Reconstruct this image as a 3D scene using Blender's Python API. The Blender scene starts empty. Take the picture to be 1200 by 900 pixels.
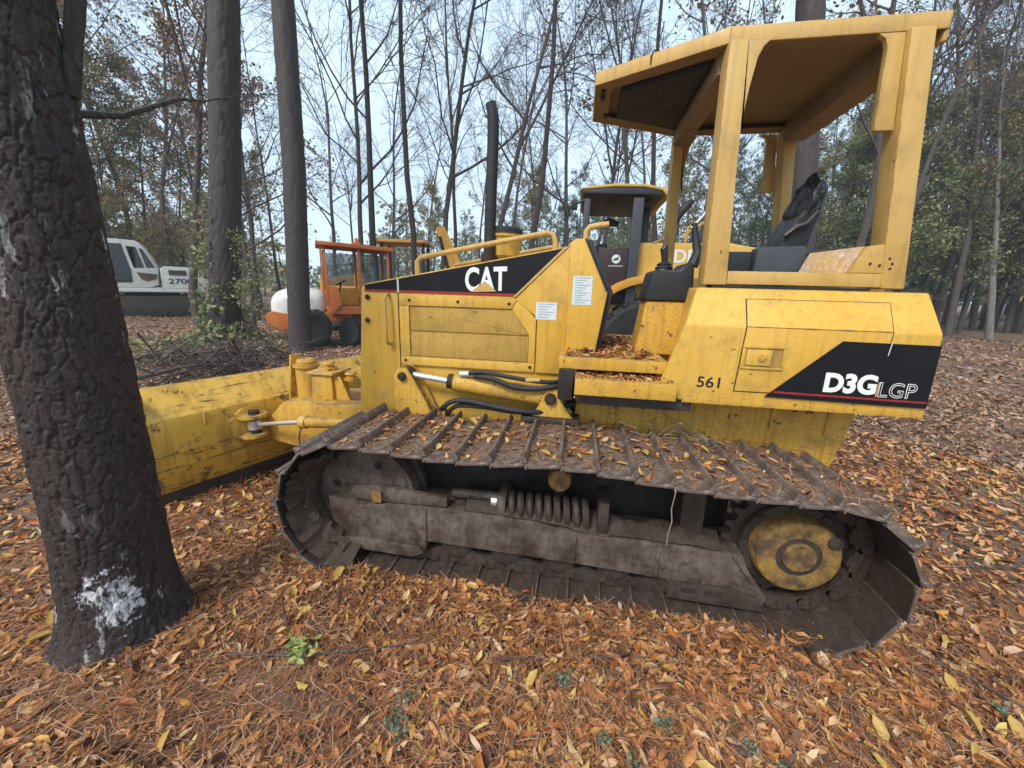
import bpy, bmesh, math, random
import numpy as np
from mathutils import Vector, Matrix, noise as mnoise

S = bpy.context.scene
COL = S.collection
PI = math.pi

# ------------------------------------------------------------ camera
CAM_POS = Vector((-1.073, -1.581, 1.546))
YAW, PITCH, ROLL = -0.164, -0.238, 0.028
FWD = Vector((math.sin(YAW) * math.cos(PITCH), math.cos(YAW) * math.cos(PITCH), math.sin(PITCH)))
RT = Vector((math.cos(YAW), -math.sin(YAW), 0))
UPV = RT.cross(FWD)
CR = RT * math.cos(ROLL) + UPV * math.sin(ROLL)
CU = UPV * math.cos(ROLL) - RT * math.sin(ROLL)
cam_data = bpy.data.cameras.new('camera')
cam_data.sensor_width = 36
cam_data.lens = 13.62
cam_data.clip_start = 0.05
cam_data.clip_end = 3000
cam = bpy.data.objects.new('camera', cam_data)
COL.objects.link(cam)
m = Matrix((CR, CU, -FWD)).transposed().to_4x4()
m.translation = CAM_POS
cam.matrix_world = m
S.camera = cam

# ------------------------------------------------------------ sky and sun (overcast)
SUN_EL, SUN_AZ = math.radians(48), math.radians(205)     # azimuth clockwise from +y
world = bpy.data.worlds.new('World')
S.world = world
world.use_nodes = True
wn, wl = world.node_tree.nodes, world.node_tree.links
wn.clear()
wo = wn.new('ShaderNodeOutputWorld')
bg = wn.new('ShaderNodeBackground')
sky = wn.new('ShaderNodeTexSky')
sky.sky_type = 'NISHITA'
sky.sun_disc = False
sky.sun_elevation = SUN_EL
sky.sun_rotation = SUN_AZ
sky.dust_density = 3.0
sky.air_density = 1.0
wtc = wn.new('ShaderNodeTexCoord')
wmap = wn.new('ShaderNodeMapping'); wmap.inputs['Scale'].default_value = (1.6, 1.6, 3.4)
wnoi = wn.new('ShaderNodeTexNoise'); wnoi.inputs['Scale'].default_value = 1.7
wnoi.inputs['Detail'].default_value = 7; wnoi.inputs['Roughness'].default_value = 0.55
wram = wn.new('ShaderNodeMapRange')
wram.inputs['From Min'].default_value = 0.35; wram.inputs['From Max'].default_value = 0.62
wram.inputs['To Min'].default_value = 0.62; wram.inputs['To Max'].default_value = 0.97
wmix = wn.new('ShaderNodeMixRGB'); wmix.inputs['Color2'].default_value = (3.9, 5.0, 6.0, 1)
wl.new(wtc.outputs['Generated'], wmap.inputs['Vector']); wl.new(wmap.outputs[0], wnoi.inputs['Vector'])
wl.new(wnoi.outputs['Fac'], wram.inputs['Value']); wl.new(wram.outputs[0], wmix.inputs['Fac'])
wl.new(sky.outputs[0], wmix.inputs['Color1']); wl.new(wmix.outputs[0], bg.inputs['Color'])
bg.inputs['Strength'].default_value = 0.10
wl.new(bg.outputs[0], wo.inputs['Surface'])

sd = bpy.data.lights.new('sun', 'SUN')
sd.energy = 1.5
sd.angle = math.radians(16)
sd.color = (1.0, 0.96, 0.90)
sun = bpy.data.objects.new('sun', sd)
COL.objects.link(sun)
sdir = Vector((math.sin(SUN_AZ) * math.cos(SUN_EL), math.cos(SUN_AZ) * math.cos(SUN_EL), math.sin(SUN_EL)))
sun.rotation_euler = sdir.to_track_quat('Z', 'Y').to_euler()
sun.location = (0, 0, 30)

S.view_settings.view_transform = 'Standard'
S.view_settings.look = 'None'
S.view_settings.gamma = 1
S.view_settings.exposure = 1.25
S.view_settings.use_curve_mapping = False

# ------------------------------------------------------------ helpers
def at(px, dep, z=0.0):
    """a spot on level z that lies dep metres ahead, in the bearing of picture column px (1200 wide)"""
    d = FWD + CR * ((px - 600) / 454.0)
    h = Vector((d.x, d.y, 0)).normalized()
    return Vector((CAM_POS.x + h.x * dep, CAM_POS.y + h.y * dep, z))

def ground_z(x, y):
    """height of the forest floor"""
    x = np.asarray(x, float); y = np.asarray(y, float)
    r = np.hypot(x + 1.1, y - 1.1)
    far = np.clip((r - 5.0) / 12.0, 0, 1)
    h = 0.012 * np.sin(x * 3.1 + 1.3) * np.sin(y * 2.7 + .4) + 0.008 * np.sin(x * 7.3 + y * 5.1)
    h = h + far * (0.10 * np.sin(x * .33 + .7) * np.cos(y * .29) + 0.05 * np.sin(x * .9 + y * .7))
    return h

def gz(x, y):
    return float(ground_z(x, y))

class MB:
    """collects shapes, builds ONE mesh object"""
    def __init__(s):
        s.v = []; s.f = []
    def add(s, vs, fs):
        b = len(s.v)
        s.v.extend([tuple(q) for q in vs])
        s.f.extend([tuple(b + i for i in q) for q in fs])
        return s
    def hexa(s, p):
        return s.add(p, [(0, 3, 2, 1), (4, 5, 6, 7), (0, 1, 5, 4), (1, 2, 6, 5), (2, 3, 7, 6), (3, 0, 4, 7)])
    def box(s, x0, x1, y0, y1, z0, z1):
        return s.hexa([(x0, y0, z0), (x1, y0, z0), (x1, y1, z0), (x0, y1, z0), (x0, y0, z1), (x1, y0, z1), (x1, y1, z1), (x0, y1, z1)])
    def obox(s, c, ax, ay, az):
        c = Vector(c); ax = Vector(ax); ay = Vector(ay); az = Vector(az)
        return s.hexa([c - ax - ay - az, c + ax - ay - az, c + ax + ay - az, c - ax + ay - az,
                       c - ax - ay + az, c + ax - ay + az, c + ax + ay + az, c - ax + ay + az])
    def prism(s, poly, a, b, axis='y', poly2=None):
        n = len(poly); q = poly2 or poly
        def P(u, w, t):
            return (u, t, w) if axis == 'y' else ((u, w, t) if axis == 'z' else (t, u, w))
        vs = [P(u, w, a) for u, w in poly] + [P(u, w, b) for u, w in q]
        fs = [tuple(range(n)), tuple(range(2 * n - 1, n - 1, -1))]
        fs += [(i, (i + 1) % n, n + (i + 1) % n, n + i) for i in range(n)]
        return s.add(vs, fs)
    def lathe(s, o, d, prof, n=24):
        o = Vector(o); d = Vector(d).normalized()
        u = d.orthogonal().normalized(); w = d.cross(u)
        vs = []; fs = []
        for t, r in prof:
            for k in range(n):
                a = 2 * PI * k / n
                vs.append(o + d * t + (u * math.cos(a) + w * math.sin(a)) * r)
        for i in range(len(prof) - 1):
            for k in range(n):
                k2 = (k + 1) % n
                fs.append((i * n + k, i * n + k2, (i + 1) * n + k2, (i + 1) * n + k))
        fs.append(tuple(range(n - 1, -1, -1)))
        fs.append(tuple((len(prof) - 1) * n + k for k in range(n)))
        return s.add(vs, fs)
    def cyl(s, p0, p1, r, r1=None, n=16):
        p0 = Vector(p0); p1 = Vector(p1)
        return s.lathe(p0, p1 - p0, [(0, r), ((p1 - p0).length, r if r1 is None else r1)], n)
    def tube(s, pts, r, n=8):
        pts = [Vector(p) for p in pts]; k = len(pts)
        rr = r if isinstance(r, (list, tuple)) else [r] * k
        vs = []; fs = []; u = None
        for i, p in enumerate(pts):
            t = (pts[min(i + 1, k - 1)] - pts[max(i - 1, 0)]).normalized()
            u = t.orthogonal().normalized() if u is None else (u - t * u.dot(t)).normalized()
            w = t.cross(u)
            for j in range(n):
                a = 2 * PI * j / n
                vs.append(p + (u * math.cos(a) + w * math.sin(a)) * rr[i])
        for i in range(k - 1):
            for j in range(n):
                j2 = (j + 1) % n
                fs.append((i * n + j, i * n + j2, (i + 1) * n + j2, (i + 1) * n + j))
        fs.append(tuple(range(n - 1, -1, -1))); fs.append(tuple((k - 1) * n + j for j in range(n)))
        return s.add(vs, fs)
    def mesh(s, name, mat, bevel=0.0, segs=2, angle=32):
        me = bpy.data.meshes.new(name)
        me.from_pydata([tuple(q) for q in s.v], [], s.f)
        bm = bmesh.new(); bm.from_mesh(me)
        bmesh.ops.recalc_face_normals(bm, faces=bm.faces)
        if bevel:
            ed = [e for e in bm.edges if len(e.link_faces) == 2 and e.calc_face_angle(0) > 0.5]
            bmesh.ops.bevel(bm, geom=ed, offset=bevel, segments=segs, affect='EDGES', profile=0.6, clamp_overlap=True)
        bm.to_mesh(me); bm.free()
        for p in me.polygons: p.use_smooth = True
        me.set_sharp_from_angle(angle=math.radians(angle))
        if mat: me.materials.append(mat)
        return me
    def build(s, name, mat, parent=None, bevel=0.0, segs=2, angle=32):
        return link(name, s.mesh(name, mat, bevel, segs, angle), parent)

def link(name, me, parent=None):
    o = bpy.data.objects.new(name, me)
    COL.objects.link(o)
    if parent is not None:
        o.parent = parent
        if parent.get('offs'):                       # parts modelled in world space under an Empty
            o.location = -Vector(parent.location)
    return o

def tag(o, label=None, cat=None, group=None, kind=None):
    if label: o['label'] = label
    if cat: o['category'] = cat
    if group: o['group'] = group
    if kind: o['kind'] = kind
    return o

def thing(name, label, cat, loc=(0, 0, 0), rz=0.0, group=None, offs=False):
    o = bpy.data.objects.new(name, None)
    o.empty_display_size = 0.2
    COL.objects.link(o)
    o.location = loc; o.rotation_euler = (0, 0, rz)
    if offs: o['offs'] = True
    return tag(o, label, cat, group)

def arr_mesh(name, V, F, mat):
    """V (n,3) float, F (m,k) int with one k"""
    V = np.ascontiguousarray(V, np.float32); F = np.ascontiguousarray(F, np.int32)
    me = bpy.data.meshes.new(name)
    k = F.shape[1]
    me.vertices.add(len(V)); me.vertices.foreach_set('co', V.ravel())
    me.loops.add(F.size); me.loops.foreach_set('vertex_index', F.ravel())
    me.polygons.add(len(F)); me.polygons.foreach_set('loop_start', np.arange(0, F.size, k, dtype=np.int32))
    me.update(calc_edges=True)
    if mat:
        for q in (mat if isinstance(mat, (list, tuple)) else [mat]): me.materials.append(q)
    return me

# ------------------------------------------------------------ materials
class NT:
    def __init__(s, name):
        s.m = bpy.data.materials.new(name); s.m.use_nodes = True
        s.t = s.m.node_tree; s.n = s.t.nodes; s.l = s.t.links
        s.b = s.n['Principled BSDF']
        s.tc = s.n.new('ShaderNodeTexCoord')
    def set(s, **k):
        for a, v in k.items(): s.b.inputs[a.replace('_', ' ')].default_value = v
        return s
    def vec(s, scale=(1, 1, 1), src='Object', rot=(0, 0, 0)):
        mp = s.n.new('ShaderNodeMapping'); mp.inputs['Scale'].default_value = scale
        mp.inputs['Rotation'].default_value = rot
        s.l.new(s.tc.outputs[src], mp.inputs['Vector']); return mp.outputs[0]
    def noise(s, scale, detail=4, rough=.55, vec=None, dist=0):
        x = s.n.new('ShaderNodeTexNoise')
        x.inputs['Scale'].default_value = scale; x.inputs['Detail'].default_value = detail
        x.inputs['Roughness'].default_value = rough; x.inputs['Distortion'].default_value = dist
        s.l.new(vec if vec is not None else s.vec(), x.inputs['Vector']); return x.outputs['Fac']
    def voro(s, scale, vec=None, feature='F1', out='Distance'):
        x = s.n.new('ShaderNodeTexVoronoi'); x.feature = feature; x.inputs['Scale'].default_value = scale
        s.l.new(vec if vec is not None else s.vec(), x.inputs['Vector']); return x.outputs[out]
    def ramp(s, fac, stops, interp='LINEAR'):
        r = s.n.new('ShaderNodeValToRGB'); r.color_ramp.interpolation = interp
        e = r.color_ramp.elements
        while len(e) < len(stops): e.new(0.5)
        for q, (p, c) in zip(e, stops):
            q.position = p; q.color = (c, c, c, 1) if isinstance(c, (int, float)) else (*c, 1)
        s.l.new(fac, r.inputs[0]); return r.outputs[0]
    def mix(s, fac, a, b, mode='MIX'):
        x = s.n.new('ShaderNodeMixRGB'); x.blend_type = mode
        for i, q in zip(('Fac', 'Color1', 'Color2'), (fac, a, b)):
            if isinstance(q, (int, float)): x.inputs[i].default_value = q if i == 'Fac' else (q, q, q, 1)
            elif isinstance(q, tuple): x.inputs[i].default_value = (*q, 1)
            else: s.l.new(q, x.inputs[i])
        return x.outputs[0]
    def math(s, op, a, b=0.0):
        x = s.n.new('ShaderNodeMath'); x.operation = op
        for i, q in enumerate((a, b)):
            if isinstance(q, (int, float)): x.inputs[i].default_value = q
            else: s.l.new(q, x.inputs[i])
        return x.outputs[0]
    def col(s, c):
        if isinstance(c, tuple): s.b.inputs['Base Color'].default_value = (*c, 1)
        else: s.l.new(c, s.b.inputs['Base Color'])
        return s
    def rough(s, r):
        if isinstance(r, (int, float)): s.b.inputs['Roughness'].default_value = r
        else: s.l.new(r, s.b.inputs['Roughness'])
        return s
    def bump(s, h, strength=.3, dist=.01):
        x = s.n.new('ShaderNodeBump'); x.inputs['Strength'].default_value = strength
        x.inputs['Distance'].default_value = dist
        s.l.new(h, x.inputs['Height']); s.l.new(x.outputs[0], s.b.inputs['Normal']); return s
    def upmask(s, lo=.6, hi=.95):
        g = s.n.new('ShaderNodeNewGeometry'); sp = s.n.new('ShaderNodeSeparateXYZ')
        s.l.new(g.outputs['Normal'], sp.inputs[0])
        r = s.n.new('ShaderNodeMapRange'); r.inputs['From Min'].default_value = lo; r.inputs['From Max'].default_value = hi
        s.l.new(sp.outputs['Z'], r.inputs['Value']); return r.outputs[0]
    def edge(s, r=.009):
        bv = s.n.new('ShaderNodeBevel'); bv.samples = 3; bv.inputs['Radius'].default_value = r
        g = s.n.new('ShaderNodeNewGeometry'); d = s.n.new('ShaderNodeVectorMath'); d.operation = 'DOT_PRODUCT'
        s.l.new(bv.outputs[0], d.inputs[0]); s.l.new(g.outputs['Normal'], d.inputs[1])
        return s.math('SUBTRACT', 1.0, d.outputs['Value'])
    def island(s):
        g = s.n.new('ShaderNodeNewGeometry'); return g.outputs['Random Per Island']

def paint(name, base, fade, grime=0.5, chips=0.60, rough=.42, dust=.55, rustc=(.10, .045, .02)):
    t = NT(name)
    c = t.mix(t.ramp(t.noise(1.6, 4), [(.35, 0), (.7, 1)]), base, fade)
    st = t.noise(1.0, 5, .6, t.vec((38, 38, 2.2)))                           # rain streaks
    c = t.mix(t.math('MULTIPLY', t.ramp(st, [(.50, 0), (.70, 1)]), grime * .8), c, tuple(q * .55 for q in base))
    blot = t.noise(5.5, 6, .65)
    c = t.mix(t.math('MULTIPLY', t.ramp(blot, [(.52, 0), (.75, 1)]), grime), c, (.20, .125, .05))
    up = t.math('MULTIPLY', t.upmask(), t.ramp(t.noise(14, 5, .7), [(.36, 0), (.62, 1)]))
    c = t.mix(t.math('MULTIPLY', up, dust), c, (.13, .085, .055))
    fine = t.noise(150, 2, .5)
    c = t.mix(t.ramp(fine, [(chips + .08, 0), (chips + .12, .6)]), c, (.07, .045, .025))
    chip = t.noise(21, 5, .7)
    c = t.mix(t.ramp(chip, [(chips + .085, 0), (chips + .115, 1)]), c, rustc)
    ed = t.math('MULTIPLY', t.ramp(t.edge(), [(.02, 0), (.10, 1)]), t.ramp(t.noise(16, 5, .7), [(.46, 0), (.60, 1)]))
    c = t.mix(t.math('MULTIPLY', ed, .9), c, (.085, .052, .034))
    t.col(c)
    t.rough(t.ramp(blot, [(.3, rough), (.7, min(.9, rough + .3))]))
    t.bump(t.mix(.5, fine, chip), .12, .004)
    return t.m

def flat(name, c, rough=.5, metal=0.0, var=.25, scale=8, bump=.1):
    t = NT(name)
    nz = t.noise(scale, 5, .6)
    t.col(t.mix(t.ramp(nz, [(.3, 0), (.7, 1)]), c, tuple(q * (1 - var) for q in c)))
    t.rough(t.ramp(nz, [(.3, rough * .8), (.7, min(1, rough * 1.2))]))
    t.set(Metallic=metal)
    t.bump(t.noise(scale * 6, 3), bump, .004)
    return t.m

M = {}
M['yellow'] = paint('yellow_paint', (.60, .33, .033), (.64, .39, .075), .5, .58)
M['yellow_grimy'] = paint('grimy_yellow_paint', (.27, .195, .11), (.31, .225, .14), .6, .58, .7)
M['yellow_worn'] = paint('worn_yellow_paint', (.55, .295, .028), (.59, .345, .055), .85, .53, .5, .85)
M['yellow_roof'] = paint('sun_faded_yellow_paint', (.53, .315, .075), (.56, .36, .12), .45, .60)
M['grille'] = paint('dusty_yellow_mesh', (.40, .235, .035), (.44, .27, .06), .75, .56, .7)
M['deere_yellow'] = paint('second_yellow_paint', (.66, .36, .04), (.66, .42, .09), .3, .66)
M['far_yellow'] = paint('amber_paint', (.62, .27, .02), (.62, .33, .05), .35)
M['orange'] = paint('orange_paint', (.50, .115, .02), (.52, .17, .05), .55, .58, .6)
M['white_paint'] = paint('weathered_white_paint', (.62, .62, .58), (.68, .69, .68), .35, .62, .5, .4, (.16, .07, .04))
M['dark_decal'] = flat('black_decal', (.007, .0075, .010), .55, 0, .4, 6)
M['dark_decal'].node_tree.nodes['Principled BSDF'].inputs['Specular IOR Level'].default_value = .25
M['black'] = flat('black_plastic', (.016, .017, .020), .5, 0, .4, 12)
M['black_metal'] = flat('sooty_black_steel', (.025, .024, .025), .6, .2, .5, 9)
M['rubber'] = flat('hose_rubber', (.018, .018, .019), .55, 0, .4, 20)
M['tyre'] = flat('tyre_rubber', (.028, .027, .026), .8, 0, .5, 14, .4)
M['charcoal'] = flat('charcoal_panel', (.055, .062, .075), .5, 0, .25, 9)
M['chrome'] = flat('chromed_rod', (.78, .79, .80), .30, .75, .1, 30, .02)
M['white_ink'] = flat('white_lettering', (.80, .80, .78), .5, 0, .12, 25)
M['red_ink'] = flat('red_stripe', (.33, .02, .02), .45, 0, .3, 25)
M['black_ink'] = flat('black_lettering', (.015, .015, .015), .5, 0, .2, 25)
M['paper'] = flat('sticker_film', (.62, .66, .66), .4, 0, .12, 18)
M['grey_ink'] = flat('grey_print', (.30, .36, .40), .5, 0, .2, 30)
M['bolt'] = flat('rusty_bolt', (.06, .035, .022), .7, .3, .5, 30)
M['seat'] = flat('torn_black_vinyl', (.014, .014, .016), .42, 0, .5, 18, .5)
M['door_red'] = flat('dark_maroon_panel', (.045, .022, .022), .45, 0, .4, 6)
M['liner'] = flat('dark_headliner', (.05, .052, .058), .85, 0, .3, 10, .3)
M['grease_and_shade'] = flat('dark_grease_and_shade', (.028, .022, .018), .85, 0, .5, 14, .6)  # grease on parts, and painted shade on the sheet inside the tracks

def mud_steel(name, a, b, c3, sc=6, r=.8, bmp=.7):
    t = NT(name)
    n1 = t.noise(sc, 7, .68); n2 = t.noise(sc * 5, 5, .7); n3 = t.noise(1.0, 5, .6, t.vec((sc * 6, sc * 6, sc * .8)))
    c = t.mix(t.ramp(n1, [(.38, 0), (.62, 1)]), a, b)
    c = t.mix(t.ramp(n2, [(.50, 0), (.68, .8)]), c, c3)
    c = t.mix(t.math('MULTIPLY', t.ramp(n3, [(.5, 0), (.7, 1)]), .5), c, tuple(q * .4 for q in a))
    t.col(c); t.rough(t.ramp(n1, [(.3, r * .75), (.7, r)]))
    t.bump(t.mix(.5, n1, n2), bmp, .012)
    return t.m
M['shoe'] = mud_steel('muddy_track_steel', (.072, .046, .034), (.150, .108, .086), (.25, .21, .185), 7, .72)
M['frame_mud'] = mud_steel('dried_grey_mud_on_steel', (.050, .031, .022), (.140, .108, .088), (.024, .014, .009), 5, .68)
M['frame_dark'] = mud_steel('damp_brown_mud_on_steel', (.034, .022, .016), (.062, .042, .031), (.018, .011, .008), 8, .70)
M['hub_yellow'] = mud_steel('mud_caked_yellow_hub', (.34, .195, .04), (.055, .036, .023), (.085, .055, .034), 11)
def scraped(name):
    t = NT(name)
    base, fade = (.60, .33, .03), (.64, .40, .075)
    c = t.mix(t.ramp(t.noise(2.2, 4), [(.35, 0), (.7, 1)]), base, fade)
    st = t.noise(1.0, 5, .6, t.vec((20, 20, 1.7)))
    c = t.mix(t.math('MULTIPLY', t.ramp(st, [(.46, 0), (.68, 1)]), .65), c, (.26, .14, .02))
    scr = t.noise(1.0, 6, .7, t.vec((3.2, 3.2, 34), rot=(.12, .06, 0)))
    c = t.mix(t.ramp(scr, [(.595, 0), (.63, .85)]), c, (.05, .032, .022))
    blot = t.noise(7.5, 7, .72)
    c = t.mix(t.ramp(blot, [(.585, 0), (.63, .85)]), c, (.085, .048, .024))
    up = t.math('MULTIPLY', t.upmask(), t.ramp(t.noise(14, 5, .7), [(.34, 0), (.58, .85)]))
    c = t.mix(up, c, (.15, .10, .06))
    ed = t.math('MULTIPLY', t.ramp(t.edge(.02), [(.02, 0), (.10, 1)]), t.ramp(t.noise(11, 5, .7), [(.40, 0), (.52, 1)]))
    c = t.mix(ed, c, (.07, .04, .025))
    t.col(c).rough(t.ramp(blot, [(.3, .42), (.7, .8)])).bump(t.mix(.5, scr, blot), .25, .006)
    return t.m
M['blade_paint'] = scraped('scraped_blade_paint')
M['mud'] = mud_steel('packed_mud', (.038, .024, .016), (.060, .039, .027), (.095, .064, .046), 12, .9, 1.0)
M['worn_edge'] = mud_steel('scuffed_steel_edge', (.15, .11, .085), (.09, .06, .045), (.22, .18, .15), 22, .6, .3)
M['worn_plate'] = mud_steel('paint_worn_plate', (.42, .30, .20), (.50, .28, .05), (.60, .50, .44), 11, .6, .2)

def glass(name, tint, a=.75):
    t = NT(name)
    t.set(Roughness=.04, Alpha=a); t.col(tint)
    t.b.inputs['Specular IOR Level'].default_value = .7
    return t.m
M['glass_blue'] = glass('blue_tinted_glass', (.16, .26, .28), .55)
M['glass_dark'] = glass('dark_glass', (.012, .016, .018), .86)

def text_mesh(name, body, size, mat, bold=0.0, depth=.002, shear=0.0, squash=1.0, outline=0.0):
    cu = bpy.data.curves.new(name, 'FONT')
    cu.body = body; cu.size = size; cu.offset = bold; cu.extrude = depth; cu.shear = shear
    cu.align_x = 'LEFT'; cu.resolution_u = 4
    if outline:
        cu.fill_mode = 'NONE'; cu.extrude = 0; cu.bevel_depth = outline; cu.bevel_resolution = 0
    o = bpy.data.objects.new(name, cu); COL.objects.link(o)
    dg = bpy.context.evaluated_depsgraph_get()
    me = bpy.data.meshes.new_from_object(o.evaluated_get(dg))
    bpy.data.objects.remove(o); bpy.data.curves.remove(cu)
    n = len(me.vertices); co = np.zeros(n * 3, np.float32); me.vertices.foreach_get('co', co)
    co = co.reshape(-1, 3); co[:, 0] *= squash
    me.vertices.foreach_set('co', co.ravel()); me.update()
    me.materials.clear(); me.materials.append(mat); me.name = name
    return me, co

def text_on_side(name, body, x0, x1, z0, z1, y, mat, parent, bold=0.0, depth=.002, outline=0.0, tilt=0.0, shear=0.0):
    """flat lettering on a side that faces -y, fitted into the box x0..x1, z0..z1"""
    me, co = text_mesh(name, body, 1.0, mat, bold, .001, shear, 1.0, outline)
    mn, mx = co.min(0), co.max(0)
    w = np.zeros_like(co)
    w[:, 0] = x0 + (co[:, 0] - mn[0]) / (mx[0] - mn[0]) * (x1 - x0)
    w[:, 2] = z0 + (co[:, 1] - mn[1]) / (mx[1] - mn[1]) * (z1 - z0) + (w[:, 0] - x0) * tilt
    t = (co[:, 2] - mn[2]) / max(1e-6, mx[2] - mn[2])
    w[:, 1] = y - depth * t
    me.vertices.foreach_set('co', w.astype(np.float32).ravel()); me.update()
    return link(name, me, parent)
# ------------------------------------------------------------ forest floor
t = NT('forest_floor')
n1 = t.noise(9, 8, .7); n2 = t.noise(42, 5, .75); n3 = t.noise(.55, 4, .6)
vs_ = t.voro(30, t.vec((1, 1, 1), rot=(0, 0, .5)), 'F1', 'Color')
c = t.ramp(n1, [(.30, (.075, .046, .031)), (.48, (.17, .10, .062)), (.62, (.26, .155, .095)), (.78, (.34, .225, .15))])
c = t.mix(.55, c, t.mix(1.0, c, t.mix(.35, vs_, (.55, .50, .45)), 'MULTIPLY'))
c = t.mix(t.ramp(n2, [(.50, 0), (.70, .6)]), c, (.36, .245, .17))
c = t.mix(t.ramp(n3, [(.52, 0), (.66, .55)]), c, (.13, .10, .082))
t.col(c).rough(.95).bump(t.mix(.5, n1, n2), .9, .03)
M['floor'] = t.m
rr = np.concatenate([[0], np.geomspace(.25, 900, 120)])
na = 160
V = [(0, 0)]
ang = np.linspace(0, 2 * PI, na, endpoint=False)
xs = np.concatenate([[CAM_POS.x]] + [CAM_POS.x + r * np.cos(ang) for r in rr[1:]])
ys = np.concatenate([[CAM_POS.y]] + [CAM_POS.y + r * np.sin(ang) for r in rr[1:]])
zs = ground_z(xs, ys)
F = []
for k in range(na): F.append((0, 1 + k, 1 + (k + 1) % na, 1 + (k + 1) % na))
idx = np.arange(na); idn = (idx + 1) % na
quads = []
for i in range(len(rr) - 2):
    a = 1 + i * na; b = a + na
    quads.append(np.stack([a + idx, b + idx, b + idn, a + idn], 1))
Q = np.concatenate(quads)
me = bpy.data.meshes.new('ground')
fan = [(0, 1 + k, 1 + (k + 1) % na) for k in range(na)]
me.from_pydata(np.stack([xs, ys, zs], 1).tolist(), [], fan + [tuple(int(v) for v in q) for q in Q])
me.polygons.foreach_set('use_smooth', np.ones(len(me.polygons), bool))
me.materials.append(M['floor'])
gr = bpy.data.objects.new('ground', me); COL.objects.link(gr); gr['kind'] = 'structure'
# ------------------------------------------------------------ the bulldozer
W2 = 2.31                                            # overall width over the tracks, near shoe edge is y = 0
DZ = thing('bulldozer', 'yellow crawler bulldozer with open canopy and wide muddy tracks on the leaf litter', 'bulldozer',
           (-1.1, W2 / 2, 0), offs=True)

def mir(pts):
    return [(x, W2 - y, z) for x, y, z in pts]

def bolt(x, y, z, parent, r=.011, d=(0, -1, 0), mat='bolt'):
    return MB().lathe((x, y + .004, z), d, [(0, r * 1.5), (.005, r * 1.5), (.0051, r), (.016, r * .9)], 8).build('bolt', M[mat], parent)

# --- hood
hood = MB().prism([(-2.50, .62), (-2.43, 1.525), (-2.405, 1.56), (-1.16, 1.792), (-1.12, .62)], .72, W2 - .72).build('hood', M['yellow'], DZ, .014)
MB().prism([(-2.402, 1.515), (-2.40, 1.553), (-1.185, 1.779), (-1.452, 1.510)], .7165, .7195).build('decal', M['dark_decal'], hood)
MB().prism([(-2.402, 1.514), (-2.402, 1.527), (-1.437, 1.524), (-1.449, 1.511)], .7145, .7162).build('red_stripe', M['red_ink'], hood)
cat = text_on_side('lettering', 'CAT', -1.752, -1.500, 1.528, 1.668, .7160, M['white_ink'], hood, .028, .0025, 0, .045)
cat['label'] = 'white three letter word on the black hood band'
MB().prism([(-1.715, 1.528), (-1.632, 1.592), (-1.560, 1.535)], .7125, .7134).build('emblem', M['yellow_roof'], hood)
MB().box(-2.185, -2.178, .7175, .7195, .70, 1.512).build('seam', M['black_ink'], hood)
MB().box(-2.184, -2.174, .7142, .7162, 1.512, 1.592).build('decal_gap', M['paper'], hood)
# side door frame around the sunken mesh panels
d = MB()
d.prism([(-2.172, 1.436), (-2.172, 1.498), (-1.435, 1.498), (-1.465, 1.436)], .703, .7195)
d.box(-2.172, -1.318, .703, .7195, 1.065, 1.120)
d.box(-2.172, -2.108, .703, .7195, 1.1205, 1.4355)
d.prism([(-1.358, 1.1205), (-1.358, 1.287), (-1.464, 1.4355), (-1.434, 1.4975), (-1.318, 1.385), (-1.318, 1.1205)], .7032, .7195)
door = d.build('side_door', M['yellow'], hood, .004, 2)
for z0, z1 in ((1.125, 1.272), (1.286, 1.433)):
    xr = -1.36
    poly = [(-2.104, z0), (xr, z0), (xr, min(z1, 1.285)), (xr - .10 if z1 > 1.3 else xr, z1), (-2.104, z1)]
    MB().prism(poly, .711, .7192).build('mesh_panel', M['grille'], door if False else hood, .003)
for x, z in ((-2.386, 1.479), (-2.395, 1.336), (-2.103, 1.468), (-1.794, 1.468), (-1.481, 1.466), (-1.345, 1.095), (-2.14, 1.095)):
    bolt(x, .712, z, hood)
# grab handle on the front corner
MB().tube([(-2.242, .725, 1.497), (-2.243, .685, 1.500), (-2.244, .664, 1.478), (-2.243, .660, 1.34), (-2.243, .664, 1.215), (-2.243, .688, 1.196), (-2.242, .725, 1.196)], .0095, 10).build('grab_handle', M['yellow_roof'], hood)
# cowl beside the hood
cowl = MB().prism([(-1.447, 1.492), (-1.160, 1.776), (-1.125, 1.795), (-1.145, 1.065), (-1.312, 1.065), (-1.312, 1.392)], .7005, .7195).build('cowl_panel', M['yellow'], hood, .004)
MB().prism([(-1.462, 1.505), (-1.442, 1.505), (-1.150, 1.790), (-1.172, 1.790)], .7015, .7195).build('trim', M['yellow_roof'], hood, .003)
def sticker(x0, x1, z0, z1, y, parent, rows, tilt=0):
    s = MB().prism([(x0, z0), (x1, z0 + tilt), (x1, z1 + tilt), (x0, z1)], y - .0012, y - .0002).build('sticker', M['paper'], parent)
    q = MB()
    for k in range(rows):
        z = z1 - (k + .8) * (z1 - z0) / (rows + .6)
        q.box(x0 + .012, x1 - .012 - .02 * ((k * 7) % 3), y - .0020, y - .0014, z, z + .004)
    q.build('print', M['grey_ink'], parent)
sticker(-1.322, -1.202, 1.383, 1.482, .7005, hood, 6)
dash = MB().prism([(-1.143, 1.17), (-1.146, 1.806), (-1.115, 1.825), (-1.060, 1.828), (-.925, 1.55), (-.975, 1.17)], .662, W2 - .662).build('dash_cowl', M['yellow'], DZ, .010)
sticker(-1.118, -1.012, 1.475, 1.630, .662, dash, 11)
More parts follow.
